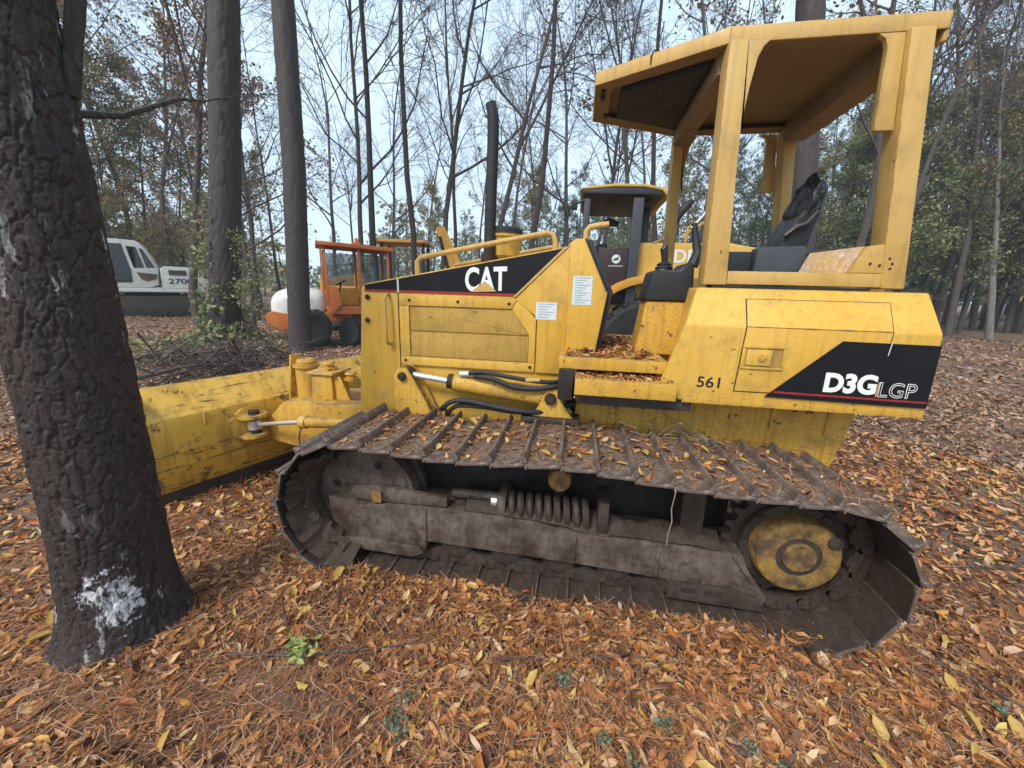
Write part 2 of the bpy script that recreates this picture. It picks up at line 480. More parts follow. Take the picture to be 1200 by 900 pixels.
MB().prism([(-1.055, 1.826), (-1.030, 1.826), (-.895, 1.55), (-.945, 1.20), (-.970, 1.20), (-.920, 1.55)], .70, W2 - .70).build('dash_face', M['black'], dash, .004)
MB().prism([(-1.068, 1.823), (-1.060, 1.8285), (-.926, 1.5535), (-.934, 1.548)], .658, .6615).build('seam', M['black_ink'], dash)
MB().tube([(-1.062, .73, 1.78), (-1.062, .73, 1.872), (-1.047, .73, 1.893), (-.99, .73, 1.903), (-.945, .73, 1.908)], .017, 10).build('grab_rail', M['yellow_roof'], dash)
for y in (.80, W2 - .80):
    MB().tube([(-2.085, y, 1.62), (-2.085, y, 1.70), (-2.062, y, 1.727), (-1.70, y, 1.795), (-1.285, y, 1.872), (-1.250, y, 1.862), (-1.235, y, 1.82), (-1.235, y, 1.72)], .0165, 10).build('hood_rail', M['yellow_roof'], hood)
# exhaust and air cleaner on the hood
ex = MB().tube([(-1.668, .96, 1.60), (-1.660, .96, 2.02), (-1.650, .96, 2.40), (-1.650, .96, 2.52), (-1.656, .96, 2.57), (-1.668, .96, 2.61)], [.037, .036, .035, .035, .034, .031], 16).build('exhaust_stack', M['black_metal'], DZ)
MB().tube([(-1.667, .96, 1.66), (-1.667, .96, 1.76)], .052, 16).build('collar', M['bolt'], ex)
ac = MB().lathe((-1.585, 1.06, 1.66), (0, 0, 1), [(0, .07), (.06, .07), (.10, .10), (.215, .104), (.216, .112), (.235, .112)], 24).build('air_cleaner', M['yellow_worn'], DZ)
MB().lathe((-1.585, 1.06, 1.896), (0, 0, 1), [(0, .116), (.028, .116), (.040, .10), (.044, .04)], 24).build('cap', M['black'], ac)

# --- main frame and final drives
frame = MB().prism([(-2.48, .45), (-2.48, .70), (.40, .70), (.38, .48), (.20, .40), (-2.3, .40)], .78, W2 - .78).build('main_frame', M['frame_dark'], DZ, .01)
for k, sgn in enumerate((0, 1)):
    y0, y1 = (.690, .785) if not sgn else (W2 - .785, W2 - .690)
    MB().prism([(-1.06, .63), (-1.06, .975), (.43, .965), (.415, .862), (.355, .590), (.20, .545), (-.35, .545), (-.55, .63)], y0, y1).build('drive_housing', M['yellow_worn'], DZ, .012)
for x in (-.86, -.46, .02, .30):
    MB().box(x - .006, x + .006, .684, .6895, .82, .965).build('weld_rib', M['yellow_worn'], DZ)

# --- operator platform and step
floor = MB().box(-1.165, -.60, .50, W2 - .50, 1.140, 1.205).build('platform', M['yellow_worn'], DZ, .006)
st = MB().box(-1.072, -.565, .405, .56, 1.022, 1.112).build('step', M['yellow_worn'], DZ, .006)
g = MB()
for k in range(22):
    x = -1.06 + k * .0225
    g.prism([(x, 1.1125), (x + .0085, 1.124), (x + .017, 1.1125)], .408, .422)
g.build('tread_teeth', M['yellow_worn'], st)
MB().box(-1.05, -.47, .47, .76, .955, 1.021).build('step_bracket', M['frame_dark'], DZ, .005)
MB().box(-1.16, -1.08, .47, .72, .97, 1.139).build('valve_block', M['grease_and_shade'], DZ, .01)

# --- rear side tanks
def side_tank(far):
    ring = [(.45, 1.02, -.545, .546), (.45, 1.115, -.655, .543), (.45, 1.405, -.555, .536), (.575, 1.585, -.49, .53), (.80, 1.585, -.49, .53), (.80, 1.02, -.545, .546)]
    n = len(ring)
    vs = [(xf, y, z) for y, z, xf, xr in ring] + [(xr, y, z) for y, z, xf, xr in ring]
    if far: vs = mir(vs)
    fs = [tuple(range(n)), tuple(range(n, 2 * n))] + [(i, (i + 1) % n, n + (i + 1) % n, n + i) for i in range(n)]
    return MB().add(vs, fs).build('side_tank', M['yellow'], DZ, .012, 3)
side_tank(True)
tank = side_tank(False)
MB().box(-.528, .544, .4465, .4495, 1.012, 1.052).build('lower_lip', M['yellow_worn'], tank, .002)
def skew(y, z, off):        # point on the sloping upper face of the tank
    return
def door_plate(name, mat, g, pr):
    q = MB()
    q.prism([(-.288 - g, 1.09 - g), (.322 + g, 1.09 - g), (.335 + g, 1.404), (-.276 - g, 1.404)], .45 - pr, .4495)
    k = Vector((0, -.180, .125)).normalized() * 1.0          # outward normal of the sloping face
    nrm = Vector((0, -.821, .571))
    a = [Vector((-.276 - g, .45, 1.405)), Vector((.335 + g, .45, 1.405)), Vector((.352 + g, .538 + g * .57, 1.532 + g * .8)), Vector((-.266 - g, .538 + g * .57, 1.532 + g * .8))]
    q.hexa([p + nrm * .0005 for p in a] + [p + nrm * pr for p in a])
    return q.build(name, mat, tank, .0 if g else .0015)
door_plate('door_seal', M['black_ink'], .0045, .0018)
td = door_plate('tank_door', M['yellow'], 0, .0045)
# latch
q = MB()
q.box(-.282, -.090, .4385, .4452, 1.306, 1.318); q.box(-.282, -.090, .4385, .4452, 1.204, 1.216)
q.box(-.282, -.270, .4385, .4452, 1.2165, 1.3055); q.box(-.102, -.090, .4385, .4452, 1.2165, 1.3055)
lt = q.build('latch_frame', M['yellow'], tank, .002)
MB().box(-.269, -.103, .4436, .4446, 1.217, 1.305).build('latch_recess', M['grille'], lt)
MB().box(-.262, -.150, .4350, .4432, 1.222, 1.300).build('latch_paddle', M['yellow'], lt, .003)
MB().lathe((-.192, .4345, 1.262), (0, -1, 0), [(0, .019), (.005, .019), (.0055, .011), (.007, .011)], 16).build('lock', M['yellow_worn'], lt)
# black band with the model lettering
MB().prism([(-.150, 1.070), (.140, 1.357), (.534, 1.354), (.541, 1.062)], .4415, .4440).build('decal', M['dark_decal'], tank)
MB().prism([(-.118, 1.0915), (-.108, 1.1015), (.535, 1.0945), (.536, 1.0855)], .4395, .4410).build('red_stripe', M['red_ink'], tank)
t1 = text_on_side('lettering', 'D3G', .098, .318, 1.112, 1.208, .4412, M['white_ink'], tank, .045, .0025)
text_on_side('lettering', 'LGP', .330, .485, 1.103, 1.176, .4412, M['white_ink'], tank, 0, .0015, .018)
MB().prism([(.326, 1.105), (.3285, 1.175), (.3225, 1.175), (.320, 1.105)], .4385, .4393).build('chipped_edge', M['yellow_roof'], tank)
MB().prism([(.334, 1.36), (.338, 1.357), (.334, 1.30), (.3305, 1.30)], .4385, .4393).build('chipped_edge', M['paper'], tank)
text_on_side('lettering', '561', -.466, -.358, 1.096, 1.152, .4497, M['black_ink'], tank, .012, .0012)
# centre of the rear, tank top behind the seat
MB().box(.10, .50, .805, W2 - .805, 1.02, 1.70).build('rear_deck', M['yellow'], DZ, .015)
MB().box(-.60, .10, .805, W2 - .805, 1.0, 1.36).build('seat_base', M['yellow_worn'], DZ, .01)
MB().tube([(-.02, .86, 1.74), (.12, .88, 1.775), (.30, .93, 1.815)], .008, 8).build('rear_rail', M['black_metal'], DZ)

# --- canopy frame
def post(a, far, name='canopy_post'):
    (x0b, x1b, zb), (x0t, x1t, zt) = a
    if far: x1b -= .04; x1t -= .012
    p = [(x0b, .58, zb), (x1b, .58, zb), (x1b, .685, zb), (x0b, .685, zb), (x0t, .58, zt), (x1t, .58, zt), (x1t, .685, zt), (x0t, .685, zt)]
    return MB().hexa(mir(p) if far else p).build(name, M['yellow_roof'], DZ, .008)
for far in (0, 1):
    ya, yb = (.588, .606) if not far else (W2 - .606, W2 - .588)
    fp = post(((-.465, -.354, 1.600), (-.492, -.413, 2.654)), far)
    rp = post(((.325, .427, 1.600), (.210, .302, 2.654)), far)
    y0, y1 = (.582, .683) if not far else (W2 - .683, W2 - .582)
    MB().box(-.3535, .3245, y0, y1, 1.604, 1.668).build('base_rail', M['yellow_roof'], DZ, .005)
    MB().box(-.42, .29, min(y0, y1) + .004, max(y0, y1) - .004, 1.586, 1.5995).build('mount_gap', M['black_ink'], DZ)
    MB().prism([(-.412, 2.652), (-.318, 2.652), (-.345, 2.625), (-.365, 2.58), (-.378, 2.49), (-.390, 2.36), (-.397, 2.33), (-.386, 2.29), (-.384, 2.285)], ya, yb).build('gusset', M['yellow_roof'], DZ, .003)
    MB().prism([(.209, 2.652), (.105, 2.652), (.138, 2.632), (.150, 2.60), (.155, 2.52), (.168, 2.28), (.246, 2.28)], ya + .02, yb + .03).build('gusset', M['yellow_roof'], DZ, .003)
    MB().prism([(.178, 1.6685), (.236, 1.790), (.303, 1.800), (.3245, 1.6685)], ya - .005, yb).build('corner_plate', M['yellow_roof'], DZ, .003)
A, B, C_, D_ = Vector((.176, .600, 1.6695)), Vector((.234, .600, 1.792)), Vector((.095, .78, 1.775)), Vector((.052, .78, 1.6695))
t_ = Vector((.012, .010, -.004))
MB().hexa([A, B, C_, D_, A + t_, B + t_, C_ + t_, D_ + t_]).build('worn_filler', M['worn_plate'], DZ)
for x, y, z in ((.30, .578, 1.705), (.335, .578, 1.735), (.350, .578, 1.712), (.345, .578, 1.690), (.260, .578, 1.712)):
    MB().lathe((x, .580, z), (0, -1, 0), [(0, .006), (.0015, .006)], 8).build('bolt_hole', M['black_ink'], DZ)
# roof with folded edges, narrower at the front
plan = [(.365, .605), (-.487, .605), (-1.070, .918), (-1.070, W2 - .918), (-.487, W2 - .605), (.365, W2 - .605)]
def inset(pl, d):
    c = Vector((-.3, W2 / 2))
    out = []
    n = len(pl)
    for i in range(n):
        p0, p1, p2 = Vector(pl[i - 1]), Vector(pl[i]), Vector(pl[(i + 1) % n])
        e1 = (p1 - p0).normalized(); e2 = (p2 - p1).normalized()
        n1 = Vector((e1.y, -e1.x)); n2 = Vector((e2.y, -e2.x))
        if n1.dot(c - p1) < 0: n1 = -n1
        if n2.dot(c - p1) < 0: n2 = -n2
        b = (n1 + n2).normalized()
        out.append(tuple(p1 + b * (d / max(.3, b.dot(n1)))))
    return out
ins = inset(plan, .012)
roof = MB().prism(inset(plan, .0125), 2.698, 2.712, 'z').build('canopy_roof', M['yellow_roof'], DZ)
lip = MB(); n = len(plan)
for i in range(n):
    j = (i + 1) % n
    zb = 2.652 if i != n - 1 else 2.610
    a, b_, c, e = plan[i], plan[j], ins[j], ins[i]
    lip.hexa([(*a, zb), (*b_, zb), (*c, zb), (*e, zb), (*a, 2.716), (*b_, 2.716), (*c, 2.716), (*e, 2.716)])
lip.build('roof_edge', M['yellow_roof'], roof, .004)
i1, i2 = inset(plan, .0130), inset(plan, .095)
fl = MB()
for i in range(n):
    j = (i + 1) % n
    fl.hexa([(*i1[i], 2.655), (*i1[j], 2.655), (*i2[j], 2.655), (*i2[i], 2.655), (*i1[i], 2.659), (*i1[j], 2.659), (*i2[j], 2.659), (*i2[i], 2.659)])
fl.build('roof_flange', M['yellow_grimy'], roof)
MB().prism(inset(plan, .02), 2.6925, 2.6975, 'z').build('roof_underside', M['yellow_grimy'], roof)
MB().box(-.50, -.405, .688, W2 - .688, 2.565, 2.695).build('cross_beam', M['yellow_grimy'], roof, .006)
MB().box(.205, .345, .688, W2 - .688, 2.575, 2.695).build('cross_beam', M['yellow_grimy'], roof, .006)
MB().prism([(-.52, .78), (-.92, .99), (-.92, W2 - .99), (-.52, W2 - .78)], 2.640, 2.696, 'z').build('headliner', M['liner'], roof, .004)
MB().tube([(-.80, .775, 2.665), (-.803, .768, 2.70), (-.790, .772, 2.728), (-.765, .76, 2.715), (-.752, .752, 2.69)], .004, 6).build('bent_hook', M['bolt'], roof)
for x, y in ((-1.02, .99), (-1.02, 1.06), (-.99, 1.30)):
    MB().box(x - .012, x + .012, y - .02, y + .02, 2.642, 2.6545).build('clip', M['black'], roof)

# --- seat, console, levers
seat = MB().prism([(-.36, 1.38), (-.38, 1.52), (-.33, 1.60), (-.02, 1.57), (.06, 1.50), (.04, 1.38)], .90, 1.42).build('operator_seat', M['seat'], DZ, .04, 3)
MB().prism([(-.06, 1.56), (.10, 1.52), (.165, 1.66), (.195, 1.85), (.235, 2.03), (.16, 2.06), (.10, 1.98), (.04, 1.82)], 1.0, 1.26).build('backrest', M['seat'], seat, .03, 3)
rnd = random.Random(4)
hr = bmesh.new(); bmesh.ops.create_icosphere(hr, subdivisions=4, radius=1.0)
for v in hr.verts:
    p = v.co.copy()
    k = 1 + .20 * mnoise.noise(p * 2.3) + .13 * mnoise.noise(p * 6.1) + .05 * mnoise.noise(p * 13)
    v.co = Vector((.180 + p.x * .068 * k + p.z * .030, 1.12 + p.y * .13 * k, 2.07 + p.z * .155 * k))
me = bpy.data.meshes.new('torn_cover'); hr.to_mesh(me); hr.free()
for p in me.polygons: p.use_smooth = True
me.materials.append(M['seat']); link('torn_cover', me, seat)
MB().tube([(.05, .99, 1.885), (.10, .985, 1.93), (.15, .985, 1.95), (.20, .99, 2.02)], [.012, .020, .018, .008], 6).build('torn_strip', M['seat'], seat)
MB().prism([(-.155, 1.64), (-.150, 1.805), (.085, 1.815), (.095, 1.64)], .80, .895).build('armrest', M['charcoal'], seat, .015, 3)
MB().box(-.30, -.16, .83, .90, 1.62, 1.785).build('side_control', M['black'], seat, .012)
ped = MB().prism([(-.745, 1.206), (-.705, 1.508), (-.485, 1.508), (-.50, 1.206)], .75, .97).build('control_pedestal', M['yellow_worn'], DZ, .012)
cons = MB().prism([(-.722, 1.509), (-.690, 1.672), (-.545, 1.678), (-.515, 1.715), (-.475, 1.715), (-.46, 1.509)], .738, .985).build('console', M['black'], DZ, .015, 3)
bo = MB().lathe((-.617, .82, 1.672), (0, 0, 1), [(0, .052), (.012, .046), (.018, .05), (.030, .038), (.038, .041), (.050, .024)], 16).build('lever_boot', M['rubber'], cons)
MB().tube([(-.617, .82, 1.715), (-.620, .82, 1.755), (-.628, .82, 1.790), (-.618, .82, 1.815)], [.016, .019, .021, .013], 10).build('joystick', M['black'], cons)
MB().tube([(-.475, .79, 1.70), (-.455, .79, 1.77), (-.475, .80, 1.86), (-.49, .80, 1.925)], [.032, .026, .020, .016], 8).build('control_lever', M['black'], cons)
MB().tube([(-.50, .80, 1.90), (-.455, .79, 1.955), (-.43, .78, 2.0)], .008, 8).build('gas_strut', M['chrome'], DZ)

# --- lift cylinder on the near side, with hoses; the far one is hidden behind the hood
def lift(far):
    F = (lambda p: (p[0], W2 - p[1], p[2])) if far else (lambda p: p)
    cyl = MB().cyl(F((-1.795, .635, .990)), F((-1.225, .635, .936)), .056, None, 20)
    c = cyl.build('lift_cylinder', M['yellow_worn'], DZ)
    MB().cyl(F((-1.835, .635, .994)), F((-1.7955, .635, .990)), .046, None, 20).build('gland', M['bolt'], c)
    MB().cyl(F((-2.09, .635, 1.022)), F((-1.835, .635, .994)), .019, None, 16).build('rod', M['chrome'], c)
    MB().lathe(F((-2.105, .60, 1.020)), (0, 1, 0) if not far else (0, -1, 0), [(0, .05), (.07, .05)], 18).build('rod_eye', M['bolt'], c)
    ya, yb = (.575, .592) if not far else (W2 - .592, W2 - .575)
    yc, yd = (.678, .695) if not far else (W2 - .695, W2 - .678)
    for a, b in ((ya, yb), (yc, yd)):
        MB().prism([(-2.15, .74), (-2.17, 1.0), (-2.14, 1.065), (-2.085, 1.075), (-2.05, 1.02), (-1.98, .90), (-1.90, .74)], a, b).build('rod_bracket', M['yellow_worn'], DZ, .004)
        MB().prism([(-1.305, .832), (-1.250, .935), (-1.240, .975), (-1.205, 1.005), (-1.165, .985), (-1.150, .94), (-1.070, .832)], a, b).build('clevis', M['yellow_worn'], DZ, .004)
    MB().box(-1.37, -1.03, min(ya, yd) - .02, max(ya, yd) + .02, .800, .831).build('clevis_base', M['frame_dark'], DZ, .006)
    MB().lathe(F((-1.203, .572, .945)), (0, -1, 0) if not far else (0, 1, 0), [(0, .034), (.016, .034), (.017, .022), (.026, .022)], 14).build('pin', M['bolt'], c)
    MB().lathe(F((-2.105, .573, 1.020)), (0, -1, 0) if not far else (0, 1, 0), [(0, .026), (.018, .026), (.019, .015), (.028, .015)], 12).build('pin', M['bolt'], c)
lift(False); lift(True)
def hose(pts, r=.014, mat='rubber'):
    # smooth the run
    p = [Vector(q) for q in pts]; out = []
    for i in range(len(p) - 1):
        a, b, c, d_ = p[max(i - 1, 0)], p[i], p[i + 1], p[min(i + 2, len(p) - 1)]
        for k in range(5):
            t = k / 5
            out.append(.5 * ((2 * b) + (c - a) * t + (2 * a - 5 * b + 4 * c - d_) * t * t + (3 * b - a - 3 * c + d_) * t ** 3))
    out.append(p[-1])
    return MB().tube(out, r, 10).build('hose', M[mat], DZ)
hose([(-1.69, .585, 1.060), (-1.60, .575, 1.075), (-1.48, .570, 1.062), (-1.34, .575, 1.045), (-1.20, .60, 1.035), (-1.10, .66, 1.05)], .013)
hose([(-1.66, .590, 1.046), (-1.54, .565, 1.040), (-1.42, .555, 1.005), (-1.30, .560, 1.000), (-1.18, .58, 1.015), (-1.09, .64, 1.01)], .016)
hose([(-1.88, .68, .80), (-1.86, .585, .83), (-1.79, .570, .885), (-1.68, .565, .895), (-1.52, .560, .875), (-1.36, .555, .862), (-1.22, .60, .86), (-1.06, .68, .90)], .016)
hose([(-1.86, .69, .78), (-1.83, .60, .80), (-1.76, .585, .855), (-1.60, .58, .862), (-1.42, .575, .848), (-1.28, .62, .842)], .014)
MB().cyl((-1.75, .60, 1.05), (-1.66, .592, 1.058), .017, None, 10).build('hose_fitting', M['chrome'], DZ)
MB().cyl((-1.35, .572, 1.044), (-1.27, .580, 1.048), .013, None, 10).build('hose_fitting', M['yellow_roof'], DZ)
for x, z in ((-1.10, 1.06), (-1.14, 1.045)):
    MB().lathe((x, .60, z), (0, -1, 0), [(0, .026), (.02, .026), (.021, .016), (.03, .016)], 6).build('hose_fitting', M['bolt'], DZ)

# --- blade, angled with its near end forward
BE, BN = Vector((.359, .933, 0)), Vector((.933, -.359, 0))
BP, BL = Vector((-3.815, .335, 0)), 2.66
def along(prof, t0, t1):
    m_ = MB(); n = len(prof)
    a = [BP + BE * t0 + BN * o + Vector((0, 0, z)) for o, z in prof]
    b = [BP + BE * t1 + BN * o + Vector((0, 0, z)) for o, z in prof]
    m_.add(a + b, [tuple(range(n)), tuple(range(2 * n - 1, n - 1, -1))] + [(i, (i + 1) % n, n + (i + 1) % n, n + i) for i in range(n)])
    return m_
blade = along([(.0, .115), (.045, .30), (.055, .60), (.050, .650), (.030, .672), (-.075, .815), (-.105, .848), (-.130, .845), (-.150, .70), (-.150, .50), (-.135, .30), (-.085, .115)], 0, BL).build('blade', M['blade_paint'], DZ, .008)
along([(-.010, .0), (-.012, .125), (-.030, .14), (-.088, .13), (-.070, .0)], -.01, BL + .01).build('cutting_edge', M['frame_dark'], blade, .003)
for z0, o0 in ((.295, .046), (.395, .051), (.150, .012)):
    along([(o0, z0), (o0 + .004, z0 + .003), (o0 + .003, z0 + .009), (o0, z0 + .012)], .0, 1.5).build('weld_bead', M['blade_paint'], blade)
along([(.0525, .30), (.062, .31), (.064, .59), (.054, .60)], -.006, .012).build('end_plate', M['frame_dark'], blade, .003)
eb = along([(.05, .60), (.05, .84), (-.10, .87), (-.13, .62)], -.035, -.012).build('end_bracket', M['frame_dark'], blade, .004)
along([(.055, .55), (.075, .56), (.075, .645), (.055, .655)], .33, .345).build('rib', M['yellow_worn'], blade, .002)
# bracket of the angling cylinder on the back of the blade
bc = BP + BE * .625
v8 = [(.16 * math.cos(PI / 8 + k * PI / 4), .15 * math.sin(PI / 8 + k * PI / 4)) for k in range(8)]
q = MB()
q.add([bc + BE * u + BN * .050 + Vector((0, 0, .475 + w)) for u, w in v8] + [bc + BE * u + BN * .068 + Vector((0, 0, .475 + w)) for u, w in v8],
      [tuple(range(8)), tuple(range(15, 7, -1))] + [(i, (i + 1) % 8, 8 + (i + 1) % 8, 8 + i) for i in range(8)])
pad = q.build('mount_pad', M['blade_paint'], blade, .004)
for z in (.545, .395):
    q = MB(); ring = []
    for k in range(11):
        a = -PI / 2 + PI * k / 10
        ring.append((.085 * math.sin(a) * 1.15, .068 + .055 + .085 * math.cos(a)))
    ring = [(-.098, .068)] + ring + [(.098, .068)]
    nn = len(ring)
    q.add([bc + BE * u + BN * w + Vector((0, 0, z)) for u, w in ring] + [bc + BE * u + BN * w + Vector((0, 0, z + .026)) for u, w in ring],
          [tuple(range(nn)), tuple(range(2 * nn - 1, nn - 1, -1))] + [(i, (i + 1) % nn, nn + (i + 1) % nn, nn + i) for i in range(nn)])
    q.build('bracket_ear', M['blade_paint'], blade, .003)
pc = bc + BN * .125
MB().cyl(pc + Vector((0, 0, .375)), pc + Vector((0, 0, .60)), .038, None, 16).build('bracket_pin', M['bolt'], blade)
ac0, ac1 = pc + Vector((.03, -.006, .492)), Vector((-2.93, .735, .600))
AC = MB().cyl(ac1, (-2.12, .70, .665), .040, None, 18).build('angle_cylinder', M['yellow_worn'], DZ)
MB().cyl(ac0, ac1, .0155, None, 14).build('rod', M['chrome'], AC)
MB().lathe(pc + Vector((.0, 0, .455)), (0, 0, 1), [(0, .050), (.07, .050)], 16).build('rod_eye', M['chrome'], AC)
MB().cyl(ac1 - Vector((.03, -.002, .002)), ac1 + Vector((.02, 0, .001)), .047, None, 18).build('gland', M['yellow_roof'], AC)
hose([(-2.90, .76, .60), (-2.98, .77, .56), (-3.05, .80, .46), (-3.07, .83, .36), (-3.06, .85, .31)], .010, 'yellow_roof')
# push frame nose, tower and its post
cf = MB().box(-2.86, -1.95, .735, .90, .612, .735).build('push_frame', M['yellow_worn'], DZ, .008)
MB().prism([(-2.88, .40), (-2.88, .70), (-3.28, .66), (-3.42, .52), (-3.42, .34), (-3.2, .30)], .95, 1.36).build('frame_nose', M['yellow_worn'], DZ, .012)
MB().box(-2.88, -2.46, .90, 1.42, .42, .70).build('cross_member', M['yellow_worn'], DZ, .01)
tw = MB().hexa([(-2.965, .87, .70), (-2.79, .87, .70), (-2.79, 1.09, .70), (-2.965, 1.09, .70), (-2.955, .88, .915), (-2.80, .88, .915), (-2.80, 1.08, .915), (-2.955, 1.08, .915)]).build('tower', M['yellow_worn'], DZ, .006)
MB().box(-2.985, -2.775, .86, 1.10, .9155, .933).build('tower_cap', M['yellow_roof'], tw, .004)
MB().prism([(-2.789, .70), (-2.789, .90), (-2.745, .90), (-2.66, .70)], .90, .915).build('buttress', M['yellow_worn'], DZ, .003)
for x, y in ((-2.87, .97), (-2.72, 1.00)):
    MB().lathe((x, y, .9335 if x < -2.8 else .86), (0, 0, 1), [(0, .055), (.02, .055), (.021, .033), (.045, .033), (.046, .045), (.062, .038)], 14).build('bolt', M['yellow_worn'], tw)
MB().cyl((-3.215, 1.17, .60), (-3.215, 1.17, .90), .082, None, 20).build('pivot_post', M['yellow_worn'], DZ)
MB().lathe((-3.215, 1.17, .9005), (0, 0, 1), [(0, .098), (.022, .098), (.0225, .07), (.045, .072), (.065, .06), (.072, .03)], 18).build('pivot_cap', M['yellow_worn'], DZ)
MB().hexa([(-3.40, 1.16, .60), (-3.375, 1.145, .60), (-3.315, 1.30, .60), (-3.34, 1.315, .60), (-3.36, 1.17, .99), (-3.335, 1.155, .99), (-3.30, 1.24, .99), (-3.325, 1.255, .99)]).build('post_fin', M['yellow_worn'], DZ, .004)

# --- tracks
IX, IZ, IR = -2.18, .405, .372                        # front idler
SX, SZ, SR = 0.0, .382, .345                          # rear sprocket
path = []
for k in range(41):
    a = -PI / 2 - PI * k / 40
    path.append((IX + IR * math.cos(a), IZ + IR * math.sin(a)))
path += [(-1.95, .772), (-1.70, .758), (-1.45, .764), (-1.22, .780), (-1.06, .783), (-.90, .772), (-.70, .751), (-.45, .734), (-.20, .729)]
for k in range(41):
    a = PI / 2 - PI * k / 40
    path.append((SX + SR * math.cos(a), SZ + SR * math.sin(a)))
path.append((-.6, .030)); path.append((-1.6, .030)); path.append((IX, IZ - IR))
P = np.array(path); seg = np.hypot(*np.diff(P, axis=0).T); cum = np.concatenate([[0], np.cumsum(seg)])
NS = 41; pitch = cum[-1] / NS
def on_path(s):
    s = s % cum[-1]
    return np.array([np.interp(s, cum, P[:, 0]), np.interp(s, cum, P[:, 1])])
shoe_b = MB()
h = pitch / 2
shoe_b.prism([(-h * .96, .03), (-h * .96, .61), (-h * .7, .635), (h * 1.02, .635), (h * 1.22, .61), (h * 1.22, .025), (h * 1.02, .0), (-h * .7, .0)], -.010, .006, 'z')
shoe_b.prism([(h * .84, .006), (h * .94, .038), (h * 1.10, .038), (h * 1.22, .006)], .006, .629)
shoe_b.prism([(h * 1.06, -.0095), (h * 1.08, -.026), (h * 1.20, -.026), (h * 1.22, -.0095)], .004, .631)        # turned lip, scuffed bright
shoe_b.v = [(x, y, z + .07 * (x + h)) for x, y, z in shoe_b.v]      # each plate laps over the next
shoe_b.prism([(-h * .98, -.012), (-h * .90, .012), (-h * .72, .0055), (-h * .8, -.012)], .012, .622)
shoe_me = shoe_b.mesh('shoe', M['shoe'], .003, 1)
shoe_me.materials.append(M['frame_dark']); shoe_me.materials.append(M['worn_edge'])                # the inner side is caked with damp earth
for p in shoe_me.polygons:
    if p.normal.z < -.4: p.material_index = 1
    if p.center.z < -.0135 and p.center.x > h * .5: p.material_index = 2
lk = MB()
for yy in (.232, .362):
    lk.prism([(-h * 1.02, -.075), (-h * 1.02, -.022), (-h * .6, -.009), (h * .6, -.009), (h * 1.02, -.022), (h * 1.02, -.075), (h * .5, -.088), (-h * .5, -.088)], yy, yy + .040)
    lk.prism([(-h * .35, -.088), (-h * .35, -.098), (h * .35, -.098), (h * .35, -.088)], yy + .006, yy + .034)
for yy in (.228, .402):
    lk.cyl((0 - h, yy - .004, -.05), (0 - h, yy + .010, -.05), .024, None, 10)
    for u in (-.032, .022): lk.box(u - .011, u + .011, yy - .003, yy + .008, -.045, -.018)
lk.cyl((-h, .235, -.05), (-h, .40, -.05), .020, None, 8)

def build_track(far):
    sy = -1 if far else 1
    oy = W2 if far else 0
    base = Vector(DZ.location)
    # chain of links as one part
    V = []; Fc = []
    lv = np.array(lk.v)
    for i in range(NS):
        s = (i + .35) * pitch
        c = on_path(s); a = on_path(s - h); b = on_path(s + h)
        t = (b - a) / np.linalg.norm(b - a); nrm = np.array([-t[1], t[0]])
        # path runs bottom-front-top-rear: outward normal is on the left of travel
        w = np.zeros_like(lv)
        w[:, 0] = c[0] + lv[:, 0] * t[0] + lv[:, 2] * nrm[0]
        w[:, 2] = c[1] + lv[:, 0] * t[1] + lv[:, 2] * nrm[1]
        w[:, 1] = oy + sy * lv[:, 1]
        off = len(V) * len(lv); V.append(w)
        Fc += [tuple(off + k for k in f) for f in lk.f]
    mb = MB(); mb.v = [tuple(q) for q in np.concatenate(V)]; mb.f = Fc
    tr = mb.build('track', M['frame_dark'], DZ)
    for i in range(NS):
        s = (i + .35) * pitch
        c = on_path(s); a = on_path(s - h); b = on_path(s + h)
        t = (b - a) / np.linalg.norm(b - a); nrm = np.array([-t[1], t[0]])
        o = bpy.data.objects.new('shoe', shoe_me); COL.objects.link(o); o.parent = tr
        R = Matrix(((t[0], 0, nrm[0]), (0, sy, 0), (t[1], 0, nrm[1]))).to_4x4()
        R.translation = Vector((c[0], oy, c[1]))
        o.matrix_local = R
    return tr
tr_near = build_track(False)
tr_far = build_track(True)

